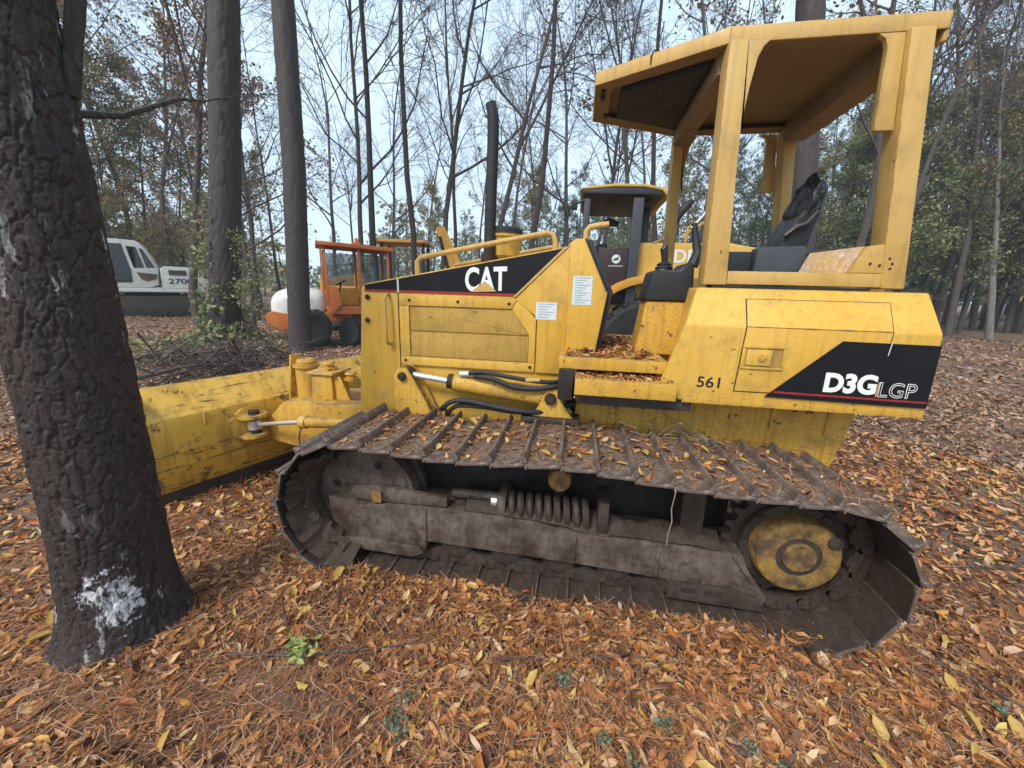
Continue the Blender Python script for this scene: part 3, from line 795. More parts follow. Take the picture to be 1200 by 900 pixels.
def undercarriage(far):
    Y = (lambda y: W2 - y) if far else (lambda y: y)
    sd = -1 if far else 1
    beam = MB().prism([(-2.40, .40), (-2.385, .27), (-2.28, .155), (-2.205, .100), (-1.90, .092), (-1.825, .130), (-1.82, .185), (-.98, .170), (-.555, .155), (-.545, .075), (-.10, .065), (-.085, .13), (-.175, .235), (-.225, .345), (-.54, .352), (-1.0, .352), (-1.22, .385), (-1.66, .400), (-2.05, .385), (-2.20, .36)], Y(.19), Y(.43)).build('track_frame', M['frame_mud'] , DZ, .012)
    for x0, x1, z0, z1 in ((-1.845, -1.815, .20, .385), (-1.03, -1.01, .18, .345), (-.62, -.60, .17, .345)):
        MB().box(x0, x1, *sorted((Y(.180), Y(.1895))), z0, z1).build('weld_rib', M['frame_mud'], beam, .003)
    MB().prism([(-.548, .068), (-.545, .16), (-.25, .165), (-.14, .13), (-.10, .06)], Y(.172), Y(.1885)).build('rear_guard', M['frame_dark'], beam, .004)
    for x in (-.45, -.34):
        MB().box(x - .035, x + .035, *sorted((Y(.168), Y(.1715))), .115, .138).build('slot', M['grease_and_shade'], beam)
    MB().prism([(-.275, .34), (-.245, .345), (-.155, .215), (-.175, .205)], Y(.176), Y(.1885)).build('scraper', M['frame_mud'], beam, .003)
    MB().prism([(-2.31, .155), (-2.20, .095), (-1.90, .088), (-1.83, .125), (-1.86, .155), (-2.2, .165)], Y(.170), Y(.1885)).build('front_guard', M['frame_mud'], beam, .004)
    idl = MB().lathe((IX, Y(.225), IZ), (0, sd, 0), [(0, .055), (.0, .06), (.008, .13), (.020, .20), (.016, .262), (.0, .272), (.0, .288), (.06, .292), (.062, .25), (.13, .25), (.132, .292), (.19, .288)], 48).build('idler', M['frame_mud'], DZ)
    for a in (2.9, 1.2, 4.3, 5.6):
        MB().lathe((IX + .19 * math.cos(a), Y(.2455), IZ + .19 * math.sin(a)), (0, -sd, 0), [(0, .024), (.006, .024)], 14).build('hole', M['grease_and_shade'], idl)
    MB().prism([(-2.26, .395), (-2.25, .47), (-2.10, .49), (-1.98, .475), (-1.70, .46), (-1.70, .405), (-2.0, .395)], Y(.195), Y(.235)).build('idler_yoke', M['frame_mud'], DZ, .012)
    MB().box(-2.13, -2.07, *sorted((Y(.180), Y(.1945))), .395, .46).build('shim', M['hub_yellow'], DZ, .004)
    MB().cyl((-1.70, Y(.30), .44), (-1.38, Y(.30), .445), .028, None, 12).build('adjuster_rod', M['frame_mud'], DZ)
    MB().cyl((-1.47, Y(.27), .435), (-1.44, Y(.27), .435), .035, None, 12).build('adjuster_nut', M['chrome'], DZ)
    # recoil spring
    pts = []
    for k in range(9 * 14 + 1):
        a = 2 * PI * k / 14
        pts.append((-1.375 + .43 * k / (9 * 14), Y(.265) + .056 * math.cos(a), .425 + .066 * math.sin(a)))
    MB().tube(pts, .0195, 7).build('recoil_spring', M['frame_dark'], DZ)
    MB().box(-1.43, -1.385, *sorted((Y(.20), Y(.39))), .36, .505).build('spring_seat', M['frame_mud'], DZ, .008)
    MB().box(-.915, -.86, *sorted((Y(.20), Y(.39))), .36, .53).build('spring_seat', M['frame_dark'], DZ, .008)
    MB().box(-.505, -.395, *sorted((Y(.27), Y(.40))), .34, .665).build('roller_bracket', M['frame_dark'], DZ, .008)
    cr_ = MB().lathe((-1.115, Y(.19), .625), (0, sd, 0), [(0, .03), (0, .045), (.01, .056), (.05, .060), (.055, .05), (.2, .05)], 22).build('carrier_roller', M['hub_yellow'], DZ)
    MB().box(-1.14, -1.09, *sorted((Y(.33), Y(.42))), .36, .57).build('roller_bracket', M['frame_dark'], DZ, .006)
    for k in range(7):
        x = -1.95 + k * .285
        MB().lathe((x, Y(.215), .145), (0, sd, 0), [(0, .03), (0, .05), (.02, .085), (.05, .088), (.052, .07), (.15, .07), (.152, .088), (.2, .085)], 18).build('track_roller', M['frame_dark'], DZ)
    # sprocket with teeth
    ring = []
    T = 23
    for k in range(T):
        for f_, r in ((.0, .262), (.25, .262), (.42, .298), (.66, .298), (.85, .262)):
            a = 2 * PI * (k + f_) / T
            ring.append((SX + r * math.cos(a), SZ + r * math.sin(a)))
    MB().prism(ring, Y(.285), Y(.345)).build('sprocket', M['frame_dark'], DZ)
    hub = MB().lathe((SX, Y(.150), SZ), (0, sd, 0), [(.016, .02), (.012, .066), (.018, .072), (.034, .074), (.036, .092), (.024, .098), (.020, .160), (.026, .176), (.045, .184), (.10, .188)], 48).build('drive_hub', M['hub_yellow'], DZ)
    MB().lathe((SX, Y(.1795), SZ), (0, -sd, 0), [(0, .098), (.004, .097), (.004, .074), (0, .073)], 36).build('boss_groove', M['frame_dark'], hub)
    MB().lathe((SX + .128, Y(.170), SZ + .098), (0, -sd, 0), [(0, .032), (.010, .030), (.012, .022)], 14).build('plug', M['frame_dark'], hub)
    MB().lathe((SX, Y(.2505), SZ), (0, sd, 0), [(0, .186), (.002, .222), (.012, .226), (.06, .228)], 40).build('hub_flange', M['frame_dark'], hub)
    for k in range(9):
        a = 2 * PI * (k + .4) / 9
        MB().lathe((SX + .207 * math.cos(a), Y(.252), SZ + .207 * math.sin(a)), (0, -sd, 0), [(0, .014), (.012, .013)], 6).build('bolt', M['frame_dark'], hub)
    MB().box(-2.05, -.22, *sorted((Y(.455), Y(.475))), .10, .60).build('inner_shade_sheet', M['grease_and_shade'], DZ, .006)  # added dark sheet, stands in for the shade behind the track frame
    # earth packed round the idler
    V = []; F = []
    nu, nv = 60, 9
    for i in range(nu + 1):
        a = -PI * .52 - PI * .78 * i / nu
        for j in range(nv):
            w = j / (nv - 1)
            n_ = mnoise.noise(Vector((a * 4, w * 3, 5.0 if far else .3))) * .035 + mnoise.noise(Vector((a * 14, w * 9, 1.7))) * .014
            r = IR - .022 - abs(n_) * 1.2 - .060 * math.sin(PI * min(1, w * 1.6)) ** 2
            V.append((IX + r * math.cos(a), Y(.012 + .60 * w), IZ + r * math.sin(a)))
    for i in range(nu):
        for j in range(nv - 1):
            F.append((i * nv + j, i * nv + j + 1, (i + 1) * nv + j + 1, (i + 1) * nv + j))
    # and filling the space between idler rim and shoes
    V2 = []; F2 = []; nr = 9
    for i in range(nu + 1):
        a = -PI * .60 - PI * .80 * i / nu
        for j in range(nr):
            w = j / (nr - 1); r = .275 + (IR - .030 - .275) * w
            n_ = mnoise.noise(Vector((a * 5, w * 2.5, 3.3))) * .06 + mnoise.noise(Vector((a * 17, w * 8, 6.1))) * .025
            V2.append((IX + r * math.cos(a), Y(.165 + n_ - .05 * math.sin(PI * w)), IZ + r * math.sin(a)))
    for i in range(nu):
        for j in range(nr - 1):
            F2.append((i * nr + j, i * nr + j + 1, (i + 1) * nr + j + 1, (i + 1) * nr + j))
    MB().add(V2, F2).build('packed_mud', M['mud'], DZ)
    MB().add(V, F).build('packed_mud', M['mud'], DZ)
undercarriage(False); undercarriage(True)
# earth and rubbish lying on the near track frame
V = []; F = []
nu, nv = 70, 10
for i in range(nu + 1):
    x = -1.62 + 1.30 * i / nu
    for j in range(nv):
        w = j / (nv - 1)
        hgt = .035 + .055 * (mnoise.noise(Vector((x * 5, w * 3, 8.1))) + .45) + .02 * mnoise.noise(Vector((x * 21, w * 11, 2.2)))
        zb = np.interp(x, [-1.66, -1.22, -1.0, -.3], [.398, .384, .352, .350])
        V.append((x, .194 + .235 * w, zb - .012 + max(.0, hgt) * math.sin(PI * min(1.0, .12 + w)) * (1 if -1.62 < x < -.32 else 0)))
for i in range(nu):
    for j in range(nv - 1):
        F.append((i * nv + j, i * nv + j + 1, (i + 1) * nv + j + 1, (i + 1) * nv + j))
MB().add(V, F).build('packed_mud', M['mud'], DZ)
MB().tube([(-.63, 1.16, 1.862), (-.56, 1.30, 1.90), (-.47, 1.64, 1.97)], .009, 8).build('grab_rail', M['yellow_roof'], DZ)
# ------------------------------------------------------------ trees
def tubes_arrays(tubes):
    V = []; F = []; off = 0
    for pts, rad, n in tubes:
        pts = np.asarray(pts, float); k = len(pts)
        t = np.gradient(pts, axis=0); t /= np.linalg.norm(t, axis=1)[:, None] + 1e-9
        ref = np.array([1., 0, 0]) if abs(t[0, 0]) < .8 else np.array([0, 1., 0])
        u = np.cross(t, ref); u /= np.linalg.norm(u, axis=1)[:, None] + 1e-9
        w = np.cross(t, u)
        a = np.arange(n) * 2 * PI / n
        ring = pts[:, None, :] + (u[:, None, :] * np.cos(a)[None, :, None] + w[:, None, :] * np.sin(a)[None, :, None]) * np.asarray(rad)[:, None, None]
        V.append(ring.reshape(-1, 3))
        i = np.arange(k - 1)[:, None] * n; j = np.arange(n)[None, :]; j2 = (j + 1) % n
        F.append((np.stack([i + j, i + j2, i + n + j2, i + n + j], -1).reshape(-1, 4)) + off)
        off += k * n
    return np.concatenate(V), np.concatenate(F)

def perp(rng, d):
    r = rng.normal(size=3); r -= d * r.dot(d); return r / (np.linalg.norm(r) + 1e-9)

def grow(rng, p0, d0, L, r0, r1, lev, spec, out, tips):
    s = spec[lev]
    k = s['seg'] + 1
    pts = [np.array(p0, float)]; d = np.array(d0, float)
    for i in range(s['seg']):
        d = d + rng.normal(size=3) * s['wob'] + np.array([0, 0, s['trop']])
        d /= np.linalg.norm(d)
        pts.append(pts[-1] + d * L / s['seg'])
    pts = np.array(pts); rad = np.linspace(r0, r1, k) if lev else r0 + (r1 - r0) * np.linspace(0, 1, k) ** .85
    out[0 if lev == 0 else 1].append((pts, rad, s['sides']))
    if lev + 1 >= len(spec):
        tips.append((pts[-1], d)); tips.append((pts[len(pts) // 2], d)); return
    c = spec[lev + 1]
    for j in range(s['kids']):
        t = s['t0'] + (s['t1'] - s['t0']) * (j + rng.uniform(0, 1)) / s['kids']
        f = t * (k - 1); i = min(int(f), k - 2); q = pts[i] + (pts[i + 1] - pts[i]) * (f - i)
        td = pts[i + 1] - pts[i]; td /= np.linalg.norm(td)
        ang = rng.uniform(*s['ang'])
        nd = td * math.cos(ang) + perp(rng, td) * math.sin(ang)
        if s.get('flat') and nd[2] < 0: nd[2] *= .3
        l2 = L * s['ratio'] * rng.uniform(.65, 1.2) * (1 - s['fall'] * t)
        ra = np.interp(t, np.linspace(0, 1, k), rad)
        ca = max(ra * rng.uniform(.42, .62), s['rmin'])
        grow(rng, q, nd, l2, ca, max(ca * .35, s['rmin'] * .6), lev + 1, spec, out, tips)

def H_spec(kids=15, t0=.28, ang=(.6, 1.05), twig=True):
    s = [dict(seg=12, wob=.045, trop=.02, sides=8, kids=kids, t0=t0, t1=.98, ang=ang, ratio=.36, fall=.55, rmin=.016),
         dict(seg=6, wob=.13, trop=.07, sides=5, kids=7, t0=.18, t1=1, ang=(.45, .95), ratio=.48, fall=.45, rmin=.010),
         dict(seg=4, wob=.16, trop=.04, sides=3, kids=5, t0=.15, t1=1, ang=(.4, 1.0), ratio=.5, fall=.3, rmin=.0065),
         dict(seg=2, wob=.2, trop=.02, sides=3, kids=3, t0=.3, t1=1, ang=(.4, .9), ratio=.6, fall=.2, rmin=.0048)]
    if twig: s.append(dict(seg=1, wob=.2, trop=0, sides=3))
    return s

def bark(name, a, b, light, sc=5.0, grey=.45):
    t = NT(name)
    v = t.vec((1, 1, .28))
    e = t.voro(sc * 3.2, v, 'DISTANCE_TO_EDGE'); n1 = t.noise(sc * 2.4, 6, .7, v); n2 = t.noise(sc * 9, 4, .7, v)
    c = t.mix(t.ramp(n1, [(.35, 0), (.65, 1)]), a, b)
    c = t.mix(t.math('MULTIPLY', t.ramp(n2, [(.50, 0), (.70, 1)]), grey), c, light)
    t.col(c).rough(.92).bump(t.mix(.55, t.ramp(e, [(0, 0), (.12, 1)]), n2), .9, .03)
    return t.m
M['bark_grey'] = bark('grey_brown_bark', (.070, .056, .050), (.105, .086, .078), (.18, .165, .155))
M['bark_dark'] = bark('dark_pine_bark', (.034, .025, .023), (.060, .044, .039), (.11, .095, .09))
M['bark_pale'] = bark('pale_bark', (.16, .145, .13), (.24, .22, .20), (.34, .32, .30))
M['twig'] = flat('twig_bark', (.105, .083, .080), .9, 0, .35, 3, 0)

def leafmat(name, stops, rough=.6, trans=.25):
    t = NT(name)
    c = t.ramp(t.island(), stops)
    t.col(c).rough(rough)
    # a thin leaf lets some light through
    tr = t.n.new('ShaderNodeBsdfTranslucent'); t.l.new(c, tr.inputs['Color'])
    mx = t.n.new('ShaderNodeMixShader'); mx.inputs[0].default_value = trans
    t.l.new(t.b.outputs[0], mx.inputs[1]); t.l.new(tr.outputs[0], mx.inputs[2])
    t.l.new(mx.outputs[0], t.n['Material Output'].inputs['Surface'])
    return t.m
M['leaf_olive'] = leafmat('olive_autumn_leaves', [(0, (.12, .13, .045)), (.35, (.20, .20, .07)), (.6, (.28, .23, .085)), (.8, (.31, .185, .08)), (1, (.38, .32, .14))])
M['leaf_brown'] = leafmat('russet_leaves', [(0, (.13, .075, .048)), (.35, (.21, .11, .06)), (.7, (.27, .17, .10)), (1, (.19, .15, .075))])
M['leaf_green'] = leafmat('yellow_green_leaves', [(0, (.12, .165, .075)), (.4, (.20, .235, .10)), (.75, (.29, .29, .125)), (1, (.34, .28, .13))])
M['needle'] = leafmat('pine_needles', [(0, (.055, .11, .05)), (.45, (.085, .155, .07)), (.8, (.135, .20, .09)), (1, (.19, .19, .095))], .55)
M['needle_blue'] = leafmat('grey_green_needles', [(0, (.07, .125, .08)), (.5, (.11, .17, .11)), (1, (.175, .21, .13))], .55)

def quads_at(rng, P, size, elong=1.6, jitter=.0):
    """small bent leaf faces (two triangles each) at points P"""
    n = len(P)
    a = rng.normal(size=(n, 3)); a /= np.linalg.norm(a, axis=1)[:, None]
    b = rng.normal(size=(n, 3)); b -= a * (a * b).sum(1)[:, None]; b /= np.linalg.norm(b, axis=1)[:, None]
    nn = np.cross(a, b)
    s = (size * rng.uniform(.6, 1.35, n))[:, None]
    P = P + rng.normal(size=(n, 3)) * jitter
    V = np.stack([P - a * s * elong * .5, P + b * s * .5 + nn * s * .12, P + a * s * elong * .5, P - b * s * .5 + nn * s * .12], 1).reshape(-1, 3)
    i = np.arange(n)[:, None] * 4
    return V, np.concatenate([i + [[0, 1, 2, 3]]])

def tufts_at(rng, P, D, n_blade=12, L=.2, w=.012):
    n = len(P)
    P = np.repeat(P, n_blade, 0); D = np.repeat(D, n_blade, 0)
    d = D * .7 + rng.normal(size=P.shape) * .75; d[:, 2] += .15
    d /= np.linalg.norm(d, axis=1)[:, None]
    s = rng.normal(size=P.shape); s -= d * (s * d).sum(1)[:, None]; s /= np.linalg.norm(s, axis=1)[:, None]
    l = (L * rng.uniform(.6, 1.2, len(P)))[:, None]
    B = P + rng.normal(size=P.shape) * .05
    V = np.stack([B - s * w, B + s * w, B + d * l + s * w * .5, B + d * l - s * w * .5], 1).reshape(-1, 3)
    i = np.arange(len(P))[:, None] * 4
    return V, i + np.array([[0, 1, 2, 3]])

def two_mat_mesh(name, parts):
    """parts: list of (V, F(quads), material)"""
    V = []; F = []; mi = []; off = 0; mats = []
    for v, f, mt in parts:
        V.append(v); F.append(f + off); off += len(v)
        if mt not in mats: mats.append(mt)
        mi.append(np.full(len(f), mats.index(mt), np.int32))
    me = arr_mesh(name, np.concatenate(V), np.concatenate(F), mats)
    me.polygons.foreach_set('material_index', np.concatenate(mi))
    return me

PROTO = {}
def make_hardwood(key, seed, H, r, spec, leaf=None, dens=0.0, lsize=.09, barkm='bark_grey', lean=(0, 0), leaders=0):
    rng = np.random.default_rng(seed)
    out = [[], []]; tips = []
    grow(rng, (0, 0, -.15), (lean[0], lean[1], 1), H, r, r * .10, 0, spec, out, tips)
    if leaders:
        tr = out[0][0]; sp = [dict(spec[0], kids=9, t0=.2, ratio=.42, seg=8, wob=.06)] + spec[1:]
        for q in range(leaders):
            i = int(len(tr[0]) * rng.uniform(.38, .55))
            a = rng.uniform(0, 2 * PI); d = np.array([math.cos(a) * .42, math.sin(a) * .42, 1.0])
            grow(rng, tr[0][i], d / np.linalg.norm(d), H * .5, tr[1][i] * .75, r * .08, 0, sp, out, tips)
    tv, tf = tubes_arrays(out[0]); bv, bf = tubes_arrays(out[1])
    trunk = arr_mesh('trunk', tv, tf, M[barkm]); trunk.polygons.foreach_set('use_smooth', np.ones(len(tf), bool))
    parts = [(bv, bf, M['twig'])]
    if leaf:
        P = np.array([q[0] for q in tips])
        m_ = rng.random(len(P)) < dens
        if dens > 1: P = np.repeat(P, int(dens), 0)
        else: P = P[m_]
        lv, lf = quads_at(rng, P, lsize, 1.6, .13)
        parts.append((lv, lf, M[leaf]))
    PROTO[key] = (trunk, two_mat_mesh('crown', parts))

def make_pine(key, seed, H, r, t0=.5, limbs=36, L=.17, mat='needle', barkm='bark_dark', blade=15, nl=.27):
    rng = np.random.default_rng(seed)
    spec = [dict(seg=12, wob=.02, trop=.02, sides=8, kids=limbs, t0=t0, t1=.99, ang=(1.0, 1.5), ratio=L / .8, fall=.72, rmin=.014),
            dict(seg=5, wob=.10, trop=.05, sides=4, kids=6, t0=.3, t1=1, ang=(.5, 1.0), ratio=.42, fall=.35, rmin=.008),
            dict(seg=2, wob=.15, trop=.06, sides=3)]
    out = [[], []]; tips = []
    grow(rng, (0, 0, -.15), (0, 0, 1), H, r, r * .12, 0, spec, out, tips)
    tv, tf = tubes_arrays(out[0]); bv, bf = tubes_arrays(out[1])
    trunk = arr_mesh('trunk', tv, tf, M[barkm]); trunk.polygons.foreach_set('use_smooth', np.ones(len(tf), bool))
    P = np.array([q[0] for q in tips]); D = np.array([q[1] for q in tips])
    nv, nf = tufts_at(rng, P, D, blade, nl, .014)
    PROTO[key] = (trunk, two_mat_mesh('crown', [(bv, bf, M['twig']), (nv, nf, M[mat])]))

make_hardwood('bare_a', 11, 17, .13, H_spec(16, .25))
make_hardwood('bare_b', 12, 18, .12, H_spec(14, .35, (.5, .9)), barkm='bark_dark')
make_hardwood('bare_c', 13, 16, .13, H_spec(9, .3), leaders=2)
make_hardwood('bare_d', 14, 17, .15, H_spec(10, .3), leaders=1, leaf='leaf_brown', dens=.25, lsize=.10)
make_hardwood('slim', 15, 19, .11, H_spec(9, .55, (.6, 1.1)), barkm='bark_dark')
make_hardwood('olive_a', 21, 13, .12, H_spec(18, .12, (.7, 1.2)), 'leaf_olive', 3.0, .08)
make_hardwood('olive_b', 22, 14, .12, H_spec(16, .18, (.7, 1.2)), 'leaf_brown', 1.0, .085)
make_hardwood('olive_c', 23, 11, .10, H_spec(18, .10, (.8, 1.3)), 'leaf_green', 3.0, .085)
make_hardwood('pale', 24, 13, .14, H_spec(12, .35), 'leaf_olive', .4, .10, 'bark_pale', (.10, -.03))
make_hardwood('sapling', 25, 5.0, .035, [dict(q, rmin=q.get('rmin', .004) * .6) for q in H_spec(12, .15, (.7, 1.2), False)], 'leaf_green', 1.0, .085)
make_pine('pine_a', 31, 19, .17, .50, 36, .17)
make_pine('pine_b', 32, 15, .13, .25, 44, .20, 'needle_blue')
make_pine('pine_c', 33, 9, .10, .08, 46, .26, 'needle', 'bark_dark', 11, .26)

def plant(key, name, label, group, p, s=1.0, rz=0.0, tilt=(0, 0), cat='tree', sx=1.0):
    o = thing(name, label, cat, (p[0], p[1], gz(p[0], p[1])), rz, group)
    o.rotation_euler = (Matrix.Rotation(tilt[1], 3, 'Y') @ Matrix.Rotation(tilt[0], 3, 'X') @ Matrix.Rotation(rz, 3, 'Z')).to_euler(); o.scale = (s * sx, s * sx, s)
    for nm, me in zip(('trunk', 'crown'), PROTO[key]):
        c = bpy.data.objects.new(nm, me); COL.objects.link(c); c.parent = o
    return o

LAB = {
    'bare_a': ('hardwood_tree', 'bare grey hardwood tree with spreading fine twigs in the wood behind the machines', 'bare hardwoods of the wood'),
    'bare_b': ('hardwood_tree', 'bare dark hardwood tree with steep limbs in the wood behind the machines', 'steep limbed bare trees of the wood'),
    'bare_c': ('hardwood_tree', 'bare forked hardwood tree with several leaders in the wood behind the machines', 'forked bare trees of the wood'),
    'bare_d': ('hardwood_tree', 'nearly bare tree with a few russet leaves left in the wood', 'trees holding a few russet leaves'),
    'slim': ('slender_tree', 'tall thin dark trunk bare to high up in the wood', 'tall thin dark trunks'),
    'olive_a': ('leafy_tree', 'tree with olive and brown autumn leaves at the edge of the wood', 'olive leaved trees of the wood'),
    'olive_b': ('leafy_tree', 'tree with thin russet autumn foliage at the edge of the wood', 'russet trees of the wood'),
    'olive_c': ('leafy_tree', 'low tree with yellow green leaves at the edge of the wood', 'yellow green trees of the wood'),
    'pine_a': ('pine_tree', 'tall pine with a high green crown in the wood', 'tall pines of the wood'),
    'pine_b': ('pine_tree', 'pine with grey green needles standing beyond the machines', 'grey green pines of the wood'),
    'pine_c': ('pine_tree', 'young bushy green pine at the edge of the wood', 'young bushy pines'),
}
OWN = {(447, 'bare_b'): 'dark slim tree with steep limbs standing right behind the orange tractor cab',
       (489, 'slim'): 'straight thin dark trunk standing in front of the amber backhoe',
       (517, 'bare_a'): 'grey bare tree with wide fine twigs just past the amber backhoe',
       (562, 'bare_c'): 'bare tree forking into several leaders next to the exhaust stack',
       (610, 'slim'): 'thin dark trunk rising next to the air cleaner on the hood',
       (726, 'bare_c'): 'bare forked tree rising behind the roof of the wheel loader',
       (757, 'slim'): 'tall thin trunk right behind the wheel loader cab',
       (1172, 'bare_d'): 'leaning tree with a few russet leaves beside the pale trunked tree'}
trng = random.Random(7)
def stand(key, px, dep, s=1.0, tilt=(0, 0), rz=None):
    n, l, g = LAB[key]
    if (px, key) in OWN: l, g = OWN[(px, key)], None
    tilt = (tilt[0], tilt[1] + max(-.02, .085 * (690 - px) / 400 if px > 290 else .085))
    return plant(key, n, l, g, at(px, dep), s, trng.uniform(0, 6.28) if rz is None else rz, tilt)

# trees one can tell apart behind the machines
for key, px, dep, s, tl in (
    ('bare_b', 447, 14.5, 1.05, (0, .035)), ('slim', 489, 14.0, 1.05, (0, .02)), ('bare_a', 517, 16.5, 1.05, (0, .0)),
    ('bare_c', 562, 15.0, .98, (0, .03)), ('slim', 610, 12.5, 1.0, (0, -.02)), ('bare_c', 726, 18.0, 1.12, (0, -.02)),
    ('slim', 757, 16.5, 1.1, (0, 0)), ('bare_a', 432, 18.0, 1.0, (0, -.02)), ('bare_a', 655, 21.0, 1.1, (0, 0)),
    ('bare_d', 690, 24.0, 1.1, (0, 0)), ('bare_a', 400, 24.0, .95, (0, 0)), ('bare_d', 820, 21.0, 1.15, (0, 0)),
    ('bare_b', 538, 23.0, 1.1, (0, 0)), ('bare_a', 590, 27.0, 1.15, (0, 0)), ('bare_d', 880, 26.0, 1.1, (0, 0)),
    ('bare_d', 118, 19.0, .95, (0, 0)), ('bare_d', 243, 19.0, 1.0, (0, 0)), ('bare_d', 225, 28.5, 1.1, (0, 0)), ('olive_a', 150, 31.0, 1.1, (0, 0)), ('bare_d', 175, 34.0, 1.2, (0, 0)), ('bare_a', 128, 30.0, 1.1, (0, 0)), ('olive_b', 160, 33.0, .95, (0, 0)),
    ('olive_a', 232, 34.0, .95, (0, 0)), ('olive_b', 306, 16.0, .75, (0, 0)), ('bare_a', 312, 20.0, .95, (0, 0)),
    ('olive_a', 190, 30.0, .9, (0, 0)), ('olive_b', 262, 27.0, .95, (0, 0)), ('olive_c', 140, 34.0, .6, (0, 0)),
    ('bare_d', 60, 22.0, 1.0, (0, 0)), ('olive_b', 20, 27.0, 1.0, (0, 0)), ('bare_a', -60, 24.0, 1.0, (0, 0)),
    ('bare_b', 340, 30.0, .9, (0, 0)), ('olive_a', 318, 27.0, .62, (0, 0)), ('olive_c', 285, 23.0, .5, (0, 0)),
    ('bare_d', 1072, 31.0, 1.15, (.02, .0)), ('bare_b', 1118, 38.0, 1.15, (0, .0)), ('bare_a', 1010, 24.0, 1.1, (0, 0)),
    ('bare_d', 1172, 33.0, 1.15, (0, .03)), ('bare_a', 1230, 21.0, 1.1, (0, 0)), ('bare_b', 1290, 26.0, 1.1, (0, 0)),
    ('slim', 1048, 30.0, 1.1, (0, .02)), ('slim', 1128, 36.0, 1.1, (0, .04)), ('slim', 1160, 31.0, 1.1, (0, .03)),
    ('slim', 1186, 40.0, 1.1, (0, 0)), ('bare_d', 965, 20.0, 1.1, (0, 0)), ('slim', 1085, 42.0, 1.2, (0, 0)),
    ('bare_a', 465, 32, 1.15, (0, 0)), ('bare_a', 500, 38, 1.2, (0, 0)), ('bare_b', 555, 40, 1.2, (0, 0)), ('bare_a', 625, 34, 1.2, (0, 0)), ('bare_c', 680, 36, 1.25, (0, 0)), ('bare_a', 745, 30, 1.2, (0, 0)), ('bare_c', 420, 36, 1.0, (0, 0)), ('bare_a', 795, 27, 1.2, (0, 0)), ('bare_d', 1035, 34, 1.2, (0, 0)), ('bare_d', 1140, 36, 1.2, (0, .0)), ('bare_a', 1094, 27, 1.1, (0, .0)), ('bare_d', 985, 30, 1.2, (0, 0)), ('slim', 1200, 34.0, 1.1, (0, .02)), ('slim', 1105, 33.0, 1.0, (0, -.02))):
    stand(key, px, dep, s, tl)
# second row: foliage of the wood's edge
for key, px, dep, s in (
    ('pine_b', 470, 40, .60), ('pine_b', 545, 44, .62), ('olive_a', 505, 36, .75), ('pine_b', 590, 42, .70), ('pine_b', 640, 38, .72),
    ('pine_b', 672, 40, .85), ('pine_c', 655, 30, .85), ('olive_b', 570, 34, .8), ('olive_a', 620, 30, .75), ('pine_b', 705, 36, .72),
    ('olive_c', 740, 30, .75), ('olive_a', 770, 33, .95), ('pine_a', 800, 36, .8), ('pine_b', 850, 34, .9), ('pine_c', 880, 30, 1.1),
    ('pine_b', 830, 44, 1.0), ('pine_c', 905, 33, 1.1), ('olive_c', 925, 28, .9), ('olive_b', 945, 34, 1.0), ('pine_c', 985, 28, 1.05),
    ('pine_c', 1012, 31, 1.1), ('olive_a', 975, 36, 1.1), ('olive_c', 1030, 27, 1.0), ('olive_a', 1065, 33, 1.05), ('olive_c', 1090, 36, 1.15),
    ('olive_a', 1120, 33, 1.0), ('olive_c', 1145, 38, 1.1), ('olive_b', 1165, 34, 1.0), ('olive_a', 1190, 37, 1.1), ('olive_c', 1215, 33, 1.1),
    ('olive_a', 1250, 36, 1.1), ('olive_c', 1290, 34, 1.1), ('olive_c', 90, 36, .6), ('olive_a', 40, 38, .8), ('pine_c', 250, 40, .7),
    ('olive_a', -30, 36, .9), ('pine_b', 402, 60, .55), ('olive_c', 730, 42, 1.0), ('pine_a', 940, 44, .95), ('pine_a', 1000, 47, .95),
    ('pine_c', 940, 30, 1.15), ('pine_b', 965, 40, 1.0), ('pine_c', 1048, 36, 1.2), ('olive_c', 1105, 30, .9), ('olive_c', 1180, 31, 1.0), ('pine_b', 870, 46, 1.05), ('pine_b', 610, 50, .95), ('olive_c', 130, 40, .9), ('olive_c', 210, 42, .9), ('pine_a', 1140, 50, 1.0), ('pine_b', 1070, 46, 1.1), ('pine_b', 1180, 48, 1.1), ('olive_b', 860, 38, 1.0), ('olive_a', 690, 46, .9)):
    stand(key, px, dep, s)
plant('pale', 'birch_tree', 'leaning pale trunked tree at the edge of the wood beside the clearing', None, at(1143, 27), 1.0, 2.9)
for px, dep, s in ((286, 13.0, .6), (299, 12.2, .5)):
    plant('sapling', 'sapling', 'small green sapling growing round the ivy clad pine', 'saplings round the ivy clad pine', at(px, dep), s, trng.uniform(0, 6))

# the wood far off, one mass
rng = np.random.default_rng(5)
tub = []; LP = []; ND = []
for k in range(520):
    px = rng.uniform(-250, 1450); dep = rng.uniform(52, 105)
    gap = 330 < px < 440
    p = at(px, dep); hh = rng.uniform(9, 17) * (.35 if gap else (.62 if px < 330 else (.8 if px < 700 else 1)))
    g0 = gz(p.x, p.y)
    tub.append((np.array([[p.x, p.y, g0 - .1], [p.x + rng.normal() * .2, p.y, g0 + hh * .5], [p.x + rng.normal() * .4, p.y, g0 + hh]]), [.16, .11, .03], 4))
    m_ = int(150 * (.5 if gap else 1))
    zz = rng.uniform(.12, 1.0, m_) * hh
    w = 2.3 * np.sqrt(np.clip(1 - ((zz / hh - .5) / .56) ** 2, .05, 1))
    LP.append(np.stack([p.x + rng.normal(size=m_) * w * .6, p.y + rng.normal(size=m_) * w * .6, g0 + zz], 1))
LP = np.concatenate(LP)
